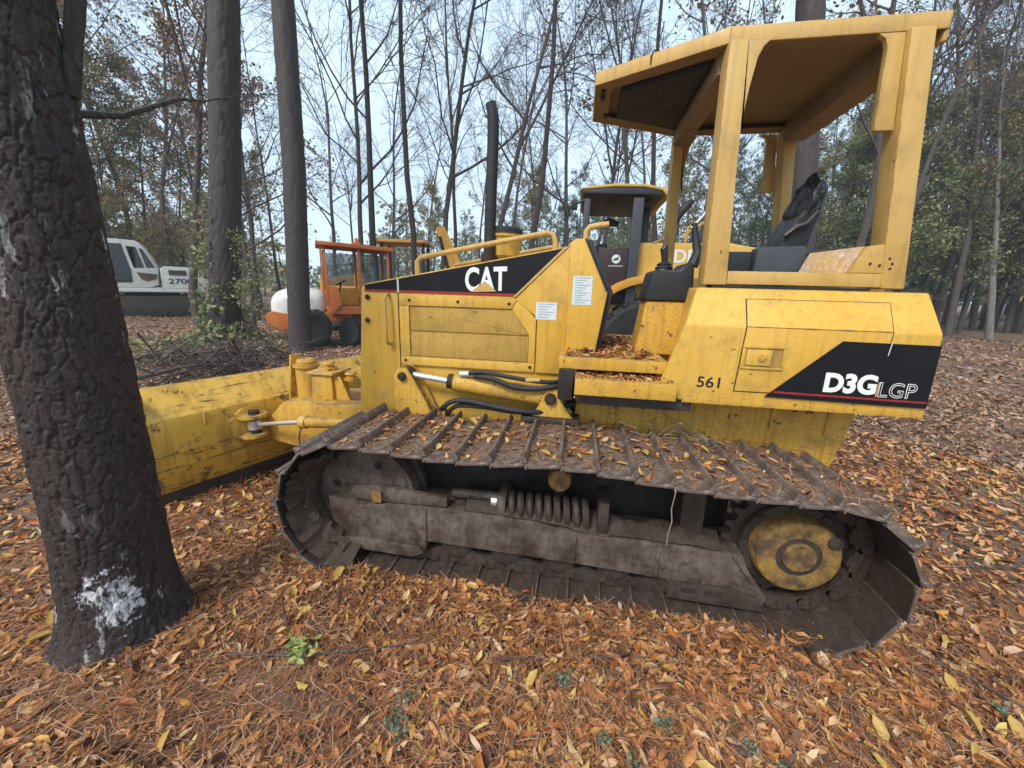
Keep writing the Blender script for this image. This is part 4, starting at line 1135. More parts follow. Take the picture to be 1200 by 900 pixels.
tv, tf = tubes_arrays(tub); lv, lf = quads_at(rng, LP, .42, 1.5, .1)
half = np.arange(len(lf)) % 2 == 0
wd = link('far_wood', two_mat_mesh('far_wood', [(tv, tf, M['bark_dark']), (lv, lf[half], M['leaf_olive']), (lv[:0], lf[:0], M['leaf_green']), (np.zeros((0, 3)), np.zeros((0, 4), np.int64), M['needle'])]))
# give the other half its own look
me2 = two_mat_mesh('far_wood', [(tv, tf, M['bark_dark']), (lv, lf, M['leaf_olive'])])
mi = np.zeros(len(me2.polygons), np.int32); mi[len(tf):] = 1
me2.materials.append(M['needle_blue']); me2.materials.append(M['leaf_green'])
blk = (np.arange(len(lf)) // 150) * 7 % 5
mi[len(tf):] = np.where(blk < 2, 1, np.where(blk < 4, 2, 3))
me2.polygons.foreach_set('material_index', mi)
old = wd.data; wd.data = me2; bpy.data.meshes.remove(old)
tag(wd, 'far wood of mixed pines and autumn trees closing the view', 'woodland', None, 'stuff')

# --- big trunks in front, modelled bark
def big_trunk(axis, seed, n=110, rings=260, depth=.014, k=9.0, flare=.3, zfine=2.8):
    """axis: list of (x, y, z, r)"""
    A = np.array(axis, float)
    zz = np.concatenate([np.linspace(A[0, 2], zfine, rings), np.linspace(zfine, A[-1, 2], 40)[1:]])
    X, Y_, R_ = (np.interp(zz, A[:, 2], A[:, i]) for i in (0, 1, 3))
    V = np.zeros((len(zz), n, 3))
    for i, z in enumerate(zz):
        fl = 1 + flare * math.exp(-max(z, 0) / .11)
        for j in range(n):
            a = 2 * PI * j / n
            ca, sa = math.cos(a), math.sin(a)
            r = R_[i]
            lob = .10 * math.exp(-max(z, 0) / .2) * mnoise.noise(Vector((ca * 1.6, sa * 1.6, seed)))
            q = Vector((ca * r * k, sa * r * k, z * k * .30 + seed * 3.1))
            q += Vector((mnoise.noise(q * 1.7), mnoise.noise(q * 1.7 + Vector((9, 0, 0))), 0)) * .30
            d_, cp = mnoise.voronoi(q)
            e = min((d_[1] - d_[0]) / .30, 1.0)
            q2 = Vector((ca * r * k, sa * r * k, z * k * .5))
            e2 = min(1.0, (d_[1] - d_[0]) / .11)
            rel = .70 * e2 * e2 * (3 - 2 * e2) + .42 * mnoise.noise(cp[0] * 3.7) * e2 + .16 * mnoise.noise(q2 * 4.0) + .22 * mnoise.noise(q2 * 11.0) + .14 * mnoise.noise(q2 * 23)
            rr_ = r * (fl + lob) + depth * (rel - .75)
            V[i, j] = (X[i] + ca * rr_, Y_[i] + sa * rr_, z)
    m_ = len(zz)
    i = np.arange(m_ - 1)[:, None] * n; j = np.arange(n)[None, :]; j2 = (j + 1) % n
    F = np.stack([i + j, i + j2, i + n + j2, i + n + j], -1).reshape(-1, 4)
    return V.reshape(-1, 3), F

def pine_bark(name, a, b, scale_col, streak, blot=None):
    t = NT(name)
    v = t.vec((1, 1, .35))
    n1 = t.noise(13, 7, .72, v); n2 = t.noise(60, 5, .7, v); n3 = t.noise(3.0, 4, .6)
    c = t.mix(t.ramp(n1, [(.34, 0), (.64, 1)]), a, b)
    c = t.mix(t.math('MULTIPLY', t.ramp(n2, [(.52, 0), (.72, 1)]), .55), c, scale_col)
    s1 = t.noise(1.0, 6, .65, t.vec((17, 17, 3.6)))
    lo = t.noise(1.25, 3, .5)
    c = t.mix(t.math('MULTIPLY', t.ramp(s1, [(.60, 0), (.635, 1)]), t.math('MULTIPLY', t.ramp(lo, [(.46, 0), (.56, 1)]), streak)), c, (.40, .38, .37))
    if blot:
        mp = t.n.new('ShaderNodeMapping'); mp.vector_type = 'POINT'
        (bx, by, bz), (sx, sy, sz) = blot
        mp.inputs['Location'].default_value = (-bx / sx, -by / sy, -bz / sz)
        mp.inputs['Scale'].default_value = (1 / sx, 1 / sy, 1 / sz)
        t.l.new(t.tc.outputs['Object'], mp.inputs['Vector'])
        ln = t.n.new('ShaderNodeVectorMath'); ln.operation = 'LENGTH'; t.l.new(mp.outputs[0], ln.inputs[0])
        dd = t.math('ADD', ln.outputs['Value'], t.math('MULTIPLY', t.math('SUBTRACT', t.noise(16, 5, .7), .5), 2.4))
        wm = t.ramp(dd, [(.80, 1), (.92, 0)])
        c = t.mix(t.math('MULTIPLY', wm, t.ramp(t.noise(34, 6, .8, v), [(.44, .0), (.52, 1)])), c, (.56, .56, .57))
    t.col(c).rough(t.ramp(n1, [(.3, .55), (.7, .9)])).bump(t.mix(.5, n1, n2), .8, .012)
    return t.m
M['bark_wet'] = pine_bark('wet_dark_pine_bark', (.016, .010, .009), (.040, .025, .021), (.090, .068, .060), 1.0, ((-2.84, -.56, .27), (.105, .10, .14)))
M['bark_mid'] = pine_bark('ridged_pine_bark', (.030, .022, .021), (.055, .041, .038), (.12, .105, .10), .12)

def big_pine(name, label, axis, seed, mat, crown_s, **kw):
    b = (axis[0][0], axis[0][1], 0)
    o = thing(name, label, 'tree', b, offs=True)
    V, F = big_trunk(axis, seed, **kw)
    me = arr_mesh('trunk', V, F, M[mat]); me.polygons.foreach_set('use_smooth', np.ones(len(F), bool))
    link('trunk', me, o)
    c = bpy.data.objects.new('crown', PROTO['pine_a'][1]); COL.objects.link(c); c.parent = o
    top = axis[-1]
    c.scale = (crown_s,) * 3
    c.location = (top[0] - b[0], top[1] - b[1], top[2] - 19 * crown_s)
    return o
T1 = big_pine('pine_tree', 'thick dark wet pine trunk with white paint splash at its foot', [(-3.035, -.42, -.05, .200), (-3.015, -.42, .25, .188), (-2.995, -.42, .60, .178), (-2.980, -.42, 1.3, .166), (-2.955, -.42, 1.95, .150), (-2.945, -.42, 2.5, .138), (-2.75, -.3, 7, .12), (-2.6, -.1, 17, .04)], 1.7, 'bark_wet', 1.0, n=230, rings=500, depth=.012, k=32.0, flare=.32, zfine=2.7)
t2z = [(-10.40, 7.34, -.1, .40), (-10.30, 7.34, .5, .36), (-9.82, 7.34, 3.2, .335), (-9.14, 7.34, 7.5, .30), (-8.6, 7.4, 20, .06)]
T2 = big_pine('pine_tree', 'thick dark pine with ivy and green suckers climbing its trunk', t2z, 4.2, 'bark_mid', 1.1, n=70, rings=150, depth=.03, k=5.5, flare=.45, zfine=9.0)
t3z = [(-7.49, 6.5, -.1, .26), (-7.44, 6.5, .5, .235), (-7.19, 6.5, 3.9, .222), (-7.08, 6.5, 7.0, .205), (-6.9, 6.6, 20, .05)]
T3 = big_pine('pine_tree', 'straight grey pine trunk rising between the blade tower and the orange tractor', t3z, 7.9, 'bark_mid', 1.0, n=60, rings=150, depth=.018, k=7.0, flare=.25, zfine=8.0)
t4z = [(4.27, 9.0, -.1, .33), (4.02, 9.0, 1.93, .30), (3.72, 9.0, 4.07, .285), (3.23, 9.0, 7.6, .26), (2.8, 9.0, 20, .05)]
T4 = big_pine('pine_tree', 'leaning dark pine trunk seen through the bulldozer canopy behind the seat', t4z, 2.6, 'bark_mid', 1.0, n=56, rings=120, depth=.018, k=7.0, flare=.2, zfine=8.0)
# dead side limb on the near pine
MB().tube([(-2.97, -.36, 2.10), (-3.05, -.02, 2.22), (-3.10, .30, 2.42), (-3.28, .62, 2.55), (-3.33, .95, 2.72)], [.018, .012, .009, .006, .003], 6).build('dead_limb', M['bark_dark'], T1)
MB().tube([(-2.84, -.34, 2.15), (-2.79, -.30, 2.45), (-2.70, -.27, 2.9), (-2.62, -.24, 3.6)], [.024, .026, .025, .02], 8).build('side_stem', M['bark_dark'], T1)
# ivy on the second pine
rng = np.random.default_rng(8)
nI = 1500
zz = np.concatenate([rng.uniform(0, 4.2, nI // 2), np.abs(rng.normal(0, .55, nI // 2))])
aa = rng.uniform(0, 2 * PI, nI); clump = np.array([mnoise.noise(Vector((math.cos(q) * 1.4, math.sin(q) * 1.4, w * 1.2))) for q, w in zip(aa, zz)])
kp = (clump + rng.normal(size=nI) * .12 > -.02) | (zz < .5)
zz, aa = zz[kp], aa[kp]
rI = .37 + np.abs(rng.normal(0, .12, len(zz))) + .5 * np.exp(-zz / .35) * rng.random(len(zz))
lv, lf = quads_at(rng, np.stack([-10.3 + rI * np.cos(aa), 7.34 + rI * np.sin(aa), zz + .02], 1), .095, 1.5, .03)
iv = link('ivy', arr_mesh('ivy', lv, lf, M['leaf_green']), T2)
# ------------------------------------------------------------ fallen leaves, needles, sticks
LEAF_U = np.array([-.5, -.24, -.24, -.24, .20, .20, .20, .5])
LEAF_W = np.array([0, -.42, 0, .42, -.45, 0, .45, 0])
LEAF_F = np.array([[0, 1, 2, 2], [0, 2, 3, 3], [1, 4, 5, 2], [2, 5, 6, 3], [4, 7, 5, 5], [5, 7, 6, 6]])
LEAF_T = np.array([[0, 2, 1], [0, 3, 2], [1, 2, 5], [1, 5, 4], [2, 3, 6], [2, 6, 5], [4, 5, 7], [5, 6, 7]])
def leaves(rng, P, L, Wd, tilt=.35, lift=.0):
    n = len(P)
    yaw = rng.uniform(0, 2 * PI, n); flt = np.where(rng.random(n) < .55, .4, 1.3); pit = rng.normal(0, tilt, n) * flt; rol = rng.normal(0, tilt * 1.3, n) * flt
    cu = rng.normal(.22, .42, n); fo = rng.normal(.35, .5, n)
    u = LEAF_U[None] * L[:, None]; w = LEAF_W[None] * Wd[:, None]
    bend = rng.normal(0, .18, n)
    w = w + bend[:, None] * L[:, None] * (LEAF_U[None] ** 2) * 1.6
    z = cu[:, None] * L[:, None] * (LEAF_U[None] ** 2) * 1.5 + fo[:, None] * np.abs(LEAF_W[None]) * Wd[:, None]
    # roll about u, pitch about w, yaw about z
    cr, sr = np.cos(rol)[:, None], np.sin(rol)[:, None]
    w, z = w * cr - z * sr, w * sr + z * cr
    cp, sp = np.cos(pit)[:, None], np.sin(pit)[:, None]
    u, z = u * cp - z * sp, u * sp + z * cp
    cy, sy = np.cos(yaw)[:, None], np.sin(yaw)[:, None]
    x = P[:, 0:1] + u * cy - w * sy; y = P[:, 1:2] + u * sy + w * cy
    zmin = z.min(1, keepdims=True)
    z = P[:, 2:3] + z - zmin * .55 + lift
    V = np.stack([x, y, z], -1).reshape(-1, 3)
    F = (np.arange(n)[:, None, None] * 8 + LEAF_T[None]).reshape(-1, 3)
    return V, F
def needles(rng, P, L, wid):
    n = len(P)
    yaw = rng.uniform(0, 2 * PI, n); d = np.stack([np.cos(yaw), np.sin(yaw), rng.normal(0, .10, n)], 1)
    s = np.stack([-np.sin(yaw), np.cos(yaw), np.zeros(n)], 1)
    cv = rng.normal(0, .12, n)[:, None] * L[:, None]
    up = np.zeros((n, 3)); up[:, 2] = wid
    a = P - d * L[:, None] * .5; b = P + s * cv + [0, 0, .004]; c = P + d * L[:, None] * .5
    w = s * (wid * .5)
    V = np.stack([a - w, a + w, b - w + up * .4, b + w + up * .4, c - w * .6, c + w * .6], 1).reshape(-1, 3)
    i = np.arange(n)[:, None, None] * 6
    F = (i + np.array([[0, 1, 3], [0, 3, 2], [2, 3, 5], [2, 5, 4]])[None]).reshape(-1, 3)
    return V, F

def litter_mat(name, stops, rough=.62):
    t = NT(name)
    isl = t.island()
    c = t.ramp(isl, stops)
    n3 = t.noise(.7, 3, .5)
    c = t.mix(t.ramp(n3, [(.38, .45), (.60, 0)]), c, t.mix(1.0, c, (.72, .62, .60), 'MULTIPLY'))
    c = t.mix(.30, c, t.mix(1.0, c, t.ramp(t.noise(70, 3, .7), [(.3, .35), (.7, 1.25)]), 'MULTIPLY'))
    t.col(c).rough(rough)
    tr = t.n.new('ShaderNodeBsdfTranslucent'); t.l.new(c, tr.inputs['Color'])
    mx = t.n.new('ShaderNodeMixShader'); mx.inputs[0].default_value = .12
    t.l.new(t.b.outputs[0], mx.inputs[1]); t.l.new(tr.outputs[0], mx.inputs[2])
    t.l.new(mx.outputs[0], t.n['Material Output'].inputs['Surface'])
    return t.m
M['litter'] = litter_mat('fallen_leaf_colours', [(0, (.07, .034, .020)), (.18, (.17, .068, .032)), (.36, (.45, .150, .036)), (.54, (.54, .225, .062)), (.70, (.58, .315, .155)), (.82, (.58, .285, .040)), (.93, (.62, .43, .28)), (1, (.64, .46, .12))])
M['litter_far'] = litter_mat('weathered_leaf_colours', [(0, (.12, .062, .038)), (.3, (.27, .135, .072)), (.6, (.40, .23, .135)), (.85, (.50, .35, .245)), (1, (.44, .22, .07))])
M['needle_litter'] = litter_mat('fallen_needle_colours', [(0, (.15, .062, .028)), (.5, (.38, .150, .056)), (.8, (.50, .245, .11)), (1, (.60, .41, .26))])
M['yellow_leaf'] = litter_mat('yellow_leaf_colours', [(0, (.42, .22, .035)), (.5, (.50, .31, .06)), (1, (.56, .42, .14))], .5)

def sector(rng, n, r0, r1, a0=-1.75, a1=1.65):
    """points on the ground round the camera, ahead of it"""
    r = np.sqrt(rng.uniform(r0 * r0, r1 * r1, n)); a = rng.uniform(a0, a1, n) + YAW
    return CAM_POS.x + r * np.sin(a), CAM_POS.y + r * np.cos(a)
def heap(x, y):
    """litter is drifted up against the near track and trampled thin in the bare patch by the pine"""
    d = np.exp(-((y + .05) / .16) ** 2) * np.clip((x + 2.7) / .3, 0, 1) * np.clip((.2 - x) / .4, 0, 1)
    return .050 * d * (.6 + .6 * np.sin(x * 5.0) ** 2)
def keep_out(x, y):
    under = (x > -2.3) & (x < .1) & (y > .10) & (y < .60)
    tr1 = np.hypot(x + 3.03, y + .42) < .21
    return ~(under | tr1)
rng = np.random.default_rng(3)
def scatter(n, r0, r1, L0, L1, layers=.02, bare=True):
    x, y = sector(rng, n, r0, r1)
    k = keep_out(x, y)
    if bare:
        b = np.exp(-(((x + 2.15) / .42) ** 2 + ((y + .55) / .25) ** 2)) + .8 * np.exp(-(((x + 2.9) / .5) ** 2 + ((y + .75) / .12) ** 2))
        k &= rng.random(n) > b * .92
    x, y = x[k], y[k]
    z = ground_z(x, y) + heap(x, y) + rng.uniform(.001, layers, len(x))
    return np.stack([x, y, z], 1), L0 + (L1 - L0) * rng.random(len(x)) ** 1.5
P1, L1 = scatter(38000, .6, 2.7, .016, .080)
P2, L2 = scatter(42000, 2.6, 6.0, .035, .085, .03)
V1, F1 = leaves(rng, P1, L1, L1 * rng.uniform(.20, .44, len(L1)), .34)
V2, F2 = leaves(rng, P2, L2, L2 * rng.uniform(.22, .48, len(L2)), .40)
o = link('leaf_litter', arr_mesh('leaf_litter', np.concatenate([V1, V2]), np.concatenate([F1, F2 + len(V1)]), M['litter']))
tag(o, 'orange brown fallen leaves covering the ground round the bulldozer', 'leaves', None, 'stuff')
def flat_leaves(P, L):
    n = len(P); yaw = rng.uniform(0, 2 * PI, n); pit = rng.normal(0, .35, n); rol = rng.normal(0, .45, n)
    w = L * rng.uniform(.3, .55, n)
    d = np.stack([np.cos(yaw) * np.cos(pit), np.sin(yaw) * np.cos(pit), np.sin(pit)], 1) * (L * .5)[:, None]
    s_ = np.stack([-np.sin(yaw) * np.cos(rol), np.cos(yaw) * np.cos(rol), np.sin(rol)], 1) * (w * .5)[:, None]
    up = np.zeros((n, 3)); up[:, 2] = L * .12 + .006
    V = np.stack([P - d, P + s_ + up, P + d + up * .5, P - s_ + up * .6], 1).reshape(-1, 3)
    i = np.arange(n)[:, None, None] * 4
    return V, (i + np.array([[0, 1, 2], [0, 2, 3]])[None]).reshape(-1, 3)
P3, L3 = scatter(80000, 5.6, 11.0, .045, .10, .03, False)
P4, L4 = scatter(80000, 10.0, 26.0, .07, .17, .03, False)
V3, F3 = flat_leaves(np.concatenate([P3, P4]), np.concatenate([L3, L4]))
o = link('leaf_litter', arr_mesh('leaf_litter', V3, F3, M['litter_far']))
tag(o, 'pale brown fallen leaves farther off across the clearing', 'leaves', None, 'stuff')
Pn, Ln = scatter(60000, .6, 3.4, .06, .17, .030, False)
Vn, Fn = needles(rng, Pn, Ln, .0022)
o = link('needle_litter', arr_mesh('needle_litter', Vn, Fn, M['needle_litter']))
tag(o, 'rusty fallen pine needles strewn among the leaves', 'needles', None, 'stuff')

# leaves and needles that lie on the track, the step and the platform
def top_z(x):
    return np.interp(x, [q[0] for q in path[40:51]], [q[1] for q in path[40:51]])
n = 520
x = rng.uniform(-2.2, .10, n); y = np.clip(rng.beta(1.6, 1.3, n) * .66, .02, .70)
z = np.where(y < .64, top_z(x) + .008, .74) + rng.uniform(0, .012, n)
L = rng.uniform(.025, .062, n)
Va, Fa = leaves(rng, np.stack([x, y, z], 1), L, L * rng.uniform(.3, .5, n), .25)
n = 1500
x = rng.uniform(-2.2, .15, n); y = rng.uniform(.02, .70, n); z = np.where(y < .64, top_z(x) + .009, .74) + rng.uniform(0, .014, n)
Vb, Fb = needles(rng, np.stack([x, y, z], 1), rng.uniform(.05, .15, n), .0022)
n = 700
x = rng.uniform(-1.13, -.66, n); y = rng.uniform(.52, 1.5, n); z = 1.207 + rng.uniform(0, .022, n)
Lc = rng.uniform(.03, .06, n)
Vc, Fc = leaves(rng, np.stack([x, y, z], 1), Lc, Lc * .4, .3)
n = 160
x = rng.uniform(-1.06, -.58, n); y = rng.uniform(.43, .55, n); z = 1.114 + rng.uniform(0, .008, n)
Ld = rng.uniform(.02, .045, n)
Vd, Fd = leaves(rng, np.stack([x, y, z], 1), Ld, Ld * .4, .2)
Vs = [Va, Vb, Vc, Vd]; Fs = [Fa, Fb, Fc, Fd]; off = 0; FF = []
for v, f in zip(Vs, Fs): FF.append(f + off); off += len(v)
o = link('leaf_debris', arr_mesh('leaf_debris', np.concatenate(Vs), np.concatenate(FF), M['litter']))
tag(o, 'leaves and needles fallen on the track shoes, step and platform', 'leaves', None, 'stuff')

# single yellow leaves that stand out
yl = []
for k in range(6):
    q = np.random.default_rng(100 + k)
    LL = np.array([.062 + .012 * (k % 3)])
    V, F = leaves(q, np.zeros((1, 3)), LL, LL * (.38 + .05 * (k % 3)), .12)
    me = arr_mesh('fallen_leaf', V - [0, 0, V[:, 2].min()], F, M['yellow_leaf']); me.polygons.foreach_set('use_smooth', np.ones(len(F), bool))
    yl.append(me)
lr = random.Random(12)
cnt = 0
while cnt < 210:
    x, y = sector(rng, 1, .75, 3.4, -1.3, 1.25); x, y = float(x[0]), float(y[0])
    if not bool(keep_out(np.array(x), np.array(y))): continue
    o = bpy.data.objects.new('fallen_leaf', yl[cnt % 6]); COL.objects.link(o)
    o.location = (x, y, gz(x, y) + float(heap(x, y)) + .022); o.rotation_euler = (lr.gauss(0, .3), lr.gauss(0, .3), lr.uniform(0, 6.28))
    o.scale = (lr.uniform(.7, 1.1),) * 3
    tag(o, 'loose yellow leaf lying on top of the brown leaf litter', 'leaf', 'loose yellow leaves on the litter'); cnt += 1
for k in range(34):
    x = lr.uniform(-2.0, .0); y = lr.uniform(.06, .60)
    o = bpy.data.objects.new('fallen_leaf', yl[k % 6]); COL.objects.link(o)
    o.location = (x, y, float(top_z(x)) + .020); o.rotation_euler = (lr.gauss(0, .2), lr.gauss(0, .2), lr.uniform(0, 6.28))
    o.scale = (lr.uniform(.6, .95),) * 3
    tag(o, 'yellow leaf lying on the upper shoes of the muddy track', 'leaf', 'yellow leaves on the track')

# sticks on the ground
def stick(pts, r, label, group=None, name='fallen_stick'):
    P_ = [(x, y, gz(x, y) + z) for x, y, z in pts]
    return tag(MB().tube(P_, [r] + [r * .8] * (len(P_) - 2) + [r * .4], 6).build(name, M['bark_grey']), label, 'stick', group)
stick([(-2.45, -.47, .02), (-2.1, -.43, .035), (-1.85, -.33, .03), (-1.6, -.25, .03)], .005, 'crooked dark stick lying between the pine and the track front')
stick([(-2.30, -.30, .01), (-2.32, -.29, .10), (-2.31, -.30, .19)], .006, 'short broken stem standing upright near the front of the track')
stick([(-1.35, -.30, .03), (-1.0, -.22, .035), (-.75, -.17, .04), (-.45, -.15, .03)], .006, 'thin stick lying along the bottom of the near track')
for x, y, a, l in ((-.2, -.62, .6, .5), (.65, -.02, 2.4, .6), (-.75, -.75, .9, .35), (1.6, .9, .2, .8), (2.3, 2.4, 2.8, 1.2), (-3.6, -.15, 1.2, .6)):
    stick([(x - l / 2 * math.cos(a), y - l / 2 * math.sin(a), .025), (x + .02, y - .015, .04), (x + l / 2 * math.cos(a), y + l / 2 * math.sin(a), .03)], .005, 'thin grey twig lying loose on the leaf litter', 'twigs on the litter')

# small weeds
M['weed'] = leafmat('small_weed_leaves', [(0, (.07, .10, .06)), (.6, (.12, .16, .10)), (1, (.20, .23, .16))])
M['weed_pale'] = leafmat('pale_weed_leaves', [(0, (.25, .30, .08)), (1, (.42, .46, .16))])
def weed(x, y, s, mat, label, group=None, n=26, name='weed', cat='plant'):
    r = np.random.default_rng(int(abs(x * 1000 + y * 77)))
    a = r.uniform(0, 2 * PI, n); q = r.uniform(.1, 1, n) * s
    P_ = np.stack([q * np.cos(a), q * np.sin(a), r.uniform(.1, .8, n) * s * .8 + .02], 1)
    LL = r.uniform(.35, .7, n) * s
    V, F = leaves(r, P_, LL, LL * .45, .5)
    o = link(name, arr_mesh(name, V, F, M[mat])); o.location = (x, y, gz(x, y))
    return tag(o, label, cat, group)
for x, y, s in ((-1.62, -.50, .035), (-1.63, -.585, .04), (-1.60, -.62, .03), (-1.05, -.33, .035), (-.66, -.42, .04), (-.89, -.52, .035), (-.80, -.57, .03), (-.40, -.45, .035), (-.30, -.50, .03), (.62, -.12, .04), (-1.02, -.31, .03)):
    weed(x, y, s, 'weed', 'tiny green weed poking through the brown leaf litter', 'tiny weeds in the litter')
weed(-2.14, -.42, .075, 'weed_pale', 'pale yellow green tuft growing in the bare patch by the pine', None, 40)

# brush heap of cut branches and a shrub row beyond the blade
rng = np.random.default_rng(9)
tub = []
for k in range(300):
    c = at(rng.normal(262, 45), rng.uniform(7.4, 10.2))
    hgt = rng.uniform(.0, .50) * rng.random()
    a = rng.uniform(0, 2 * PI); l = rng.uniform(.3, 1.3)
    d = np.array([math.cos(a), math.sin(a), rng.normal(0, .38)]) * l / 2
    p = np.array([c.x, c.y, gz(c.x, c.y) + hgt + .03])
    m_ = p + rng.normal(size=3) * .05
    tub.append((np.array([p - d, m_, p + d]), np.array([1, .8, .4]) * rng.uniform(.004, .018), 5))
v, f = tubes_arrays(tub)
M['brush'] = bark('dead_brush', (.055, .038, .034), (.10, .072, .062), (.20, .17, .155), 4, .5)
o = link('brush_heap', arr_mesh('brush_heap', v, f, M['brush']))
tag(o, 'tangled heap of dead branches on the ground beyond the blade', 'brush', None, 'stuff')
pts = np.array([[*at(rng.uniform(40, 330), rng.uniform(9.5, 13)).xy, 0] for k in range(80)])
pts = np.repeat(pts, 16, 0) + rng.normal(size=(1280, 3)) * [.16, .16, 0]
pts[:, 2] = ground_z(pts[:, 0], pts[:, 1]) + np.abs(rng.normal(0, .14, len(pts)))
v, f = quads_at(rng, pts, .07, 1.8, .02)
o = link('undergrowth', arr_mesh('undergrowth', v, f, M['leaf_green']))
tag(o, 'low green undergrowth round the ivy clad pine', 'undergrowth', None, 'stuff')
for px, dep, l in ((225, 8.0, 2.2), (205, 9.6, 1.8), (290, 8.6, 1.6)):
    c = at(px, dep); a = rng.uniform(0, 3)
    stick([(c.x - l / 2 * math.cos(a), c.y - l / 2 * math.sin(a), .10), (c.x, c.y, .22), (c.x + l / 2 * math.cos(a), c.y + l / 2 * math.sin(a), .14)], .035, 'bare grey limb lying on the brush heap', 'limbs on the brush heap', 'fallen_limb')

# dry roots caught between the track and the drive housing, one strand hanging down
rt_ = MB(); rr_ = random.Random(21)
for k in range(16):
    x = rr_.uniform(-.62, -.28); p = [(x, .60, .755)]
    a = rr_.uniform(0, 6.28)
    for j in range(5):
        a += rr_.gauss(0, .7)
        q = p[-1]; p.append((q[0] + .05 * math.cos(a), min(.675, max(.42, q[1] + .03 * math.sin(a))), max(.752, q[2] + rr_.gauss(.012, .022))))
    rt_.tube(p, .0026, 5)
rt_2 = MB().tube([(-.62, .02, .76), (-.625, -.012, .74), (-.632, -.010, .66), (-.622, -.006, .60), (-.630, .0, .53), (-.626, .01, .47)], .0024, 5)
M['root'] = flat('dry_root', (.34, .28, .22), .9, 0, .4, 20)
tag(rt_.build('dry_roots', M['root']), 'pale dry roots tangled on the track under the side tank', 'roots', None, 'stuff')
tag(rt_2.build('dry_root', M['root']), 'single pale root strand hanging from the edge of the near track', 'root')
# ------------------------------------------------------------ the other machines
def wheel(parent, c, r, w, rim_mat, rim_r=.6, lugs=18):
    """axle along local y; near face at c.y"""
    c = Vector(c)
    m_ = MB().lathe(c, (0, 1, 0), [(0.02, r * rim_r), (.0, r * (rim_r + .08)), (.0, r * .86), (w * .12, r * .97), (w * .88, r * .97), (w, r * .86), (w, r * (rim_r + .08)), (w - .02, r * rim_r)], 40)
    for k in range(lugs):
        a = 2 * PI * k / lugs
        u = Vector((math.cos(a), 0, math.sin(a))); t = Vector((-math.sin(a), 0, math.cos(a)))
        for s, y0 in ((1, .02), (-1, w * .52)):
            m_.obox(c + u * r * .965 + Vector((0, y0 + w * .23, 0)) + t * r * .05 * s, u * r * .035, Vector((0, w * .23, 0)) + t * r * .10 * s, t * r * .055)
    ty = m_.build('tyre', M['tyre'], parent)
    MB().lathe(c + Vector((0, .03, 0)), (0, 1, 0), [(.10, .02), (.10, r * .18), (.02, r * .20), (.02, r * .30), (.10, r * .36), (.10, r * rim_r * .86), (0, r * rim_r * .9), (0, r * rim_r), (w - .08, r * rim_r)], 32).build('rim', rim_mat, ty)
    return ty

# --- second yellow machine: wheel loader close behind the bulldozer
LD = thing('wheel_loader', 'yellow wheel loader with black open cab parked just behind the bulldozer', 'loader', (-.9, 5.0, 0), offs=True)
y0 = 4.02
for x in (-.10, -2.75):
    for y in (y0, y0 + 1.75):
        wheel(LD, (x, y, .735), .77, .50, M['deere_yellow'])
MB().prism([(-.34, 1.10), (-.34, 2.19), (-.30, 2.225), (.86, 2.225), (1.22, 2.16), (1.26, 1.10)], y0 + .22, y0 + 1.75).build('engine_hood', M['deere_yellow'], LD, .03, 3)
MB().box(.86, 1.16, y0 + .205, y0 + .219, 1.72, 2.10).build('grille', M['black'], LD, .004)
g = MB()
for k in range(9): g.box(.87, 1.15, y0 + .19, y0 + .2045, 1.74 + k * .04, 1.752 + k * .04)
g.build('grille_slats', M['charcoal'], LD)
o = text_on_side('lettering', 'DEERE', .150, .80, 1.965, 2.135, y0 + .218, M['white_ink'], LD, .02, .003)
MB().box(-1.45, 1.30, y0 + .42, y0 + 1.5, .55, 1.09).build('chassis', M['deere_yellow'], LD, .03)
arc = []
for k in range(9):
    a = math.radians(82 + k * 9); arc.append((-.10 + 1.06 * math.cos(a), .74 + 1.06 * math.sin(a)))
inner = [(-.10 + (x + .10) * .90, .74 + (z - .74) * .90) for x, z in arc]
for y in (y0 - .02, y0 + 1.78):
    MB().prism(arc + inner[::-1], y, y + .50).build('fender', M['far_yellow'], LD, .006)
MB().box(-1.02, -.345, y0 + .24, y0 + .30, 1.092, 1.398).build('side_panel', M['deere_yellow'], LD, .01)
cb = MB().prism([(-.86, 1.55), (-.86, 2.14), (-.46, 2.14), (-.46, 1.55)], y0 + .10, y0 + .14).build('cab_door', M['door_red'], LD, .008)
me = MB()
me.lathe((-.625, y0 + .098, 1.995), (0, -1, 0), [(0, .058), (.002, .058)], 24)
lg = me.build('emblem', M['white_ink'], cb)
# leaping mark cut into the round badge
MB().prism([(-.665, 1.985), (-.640, 2.005), (-.612, 2.010), (-.595, 2.030), (-.585, 2.015), (-.600, 1.992), (-.590, 1.972), (-.612, 1.980), (-.640, 1.978), (-.655, 1.965)], y0 + .0945, y0 + .0955).build('emblem_mark', M['door_red'], cb)
MB().box(-.72, -.53, y0 + .0965, y0 + .0985, 1.900, 1.908).build('badge_line', M['white_ink'], cb)
MB().box(-1.10, -.30, y0 + .16, y0 + 1.6, 1.40, 1.56).build('cab_floor', M['black'], LD, .01)
MB().box(-.465, -.335, y0 + .06, y0 + .16, 1.40, 2.76).build('cab_post', M['charcoal'], LD, .008)
MB().box(-.26, -.17, y0 + .55, y0 + .65, 1.56, 2.74).build('cab_post', M['black'], LD, .008)
MB().hexa([(-1.13, y0 + .08, 1.5), (-1.05, y0 + .08, 1.5), (-1.05, y0 + .16, 1.5), (-1.13, y0 + .16, 1.5), (-1.10, y0 + .08, 2.76), (-1.02, y0 + .08, 2.76), (-1.02, y0 + .16, 2.76), (-1.10, y0 + .16, 2.76)]).build('cab_post', M['charcoal'], LD, .006)
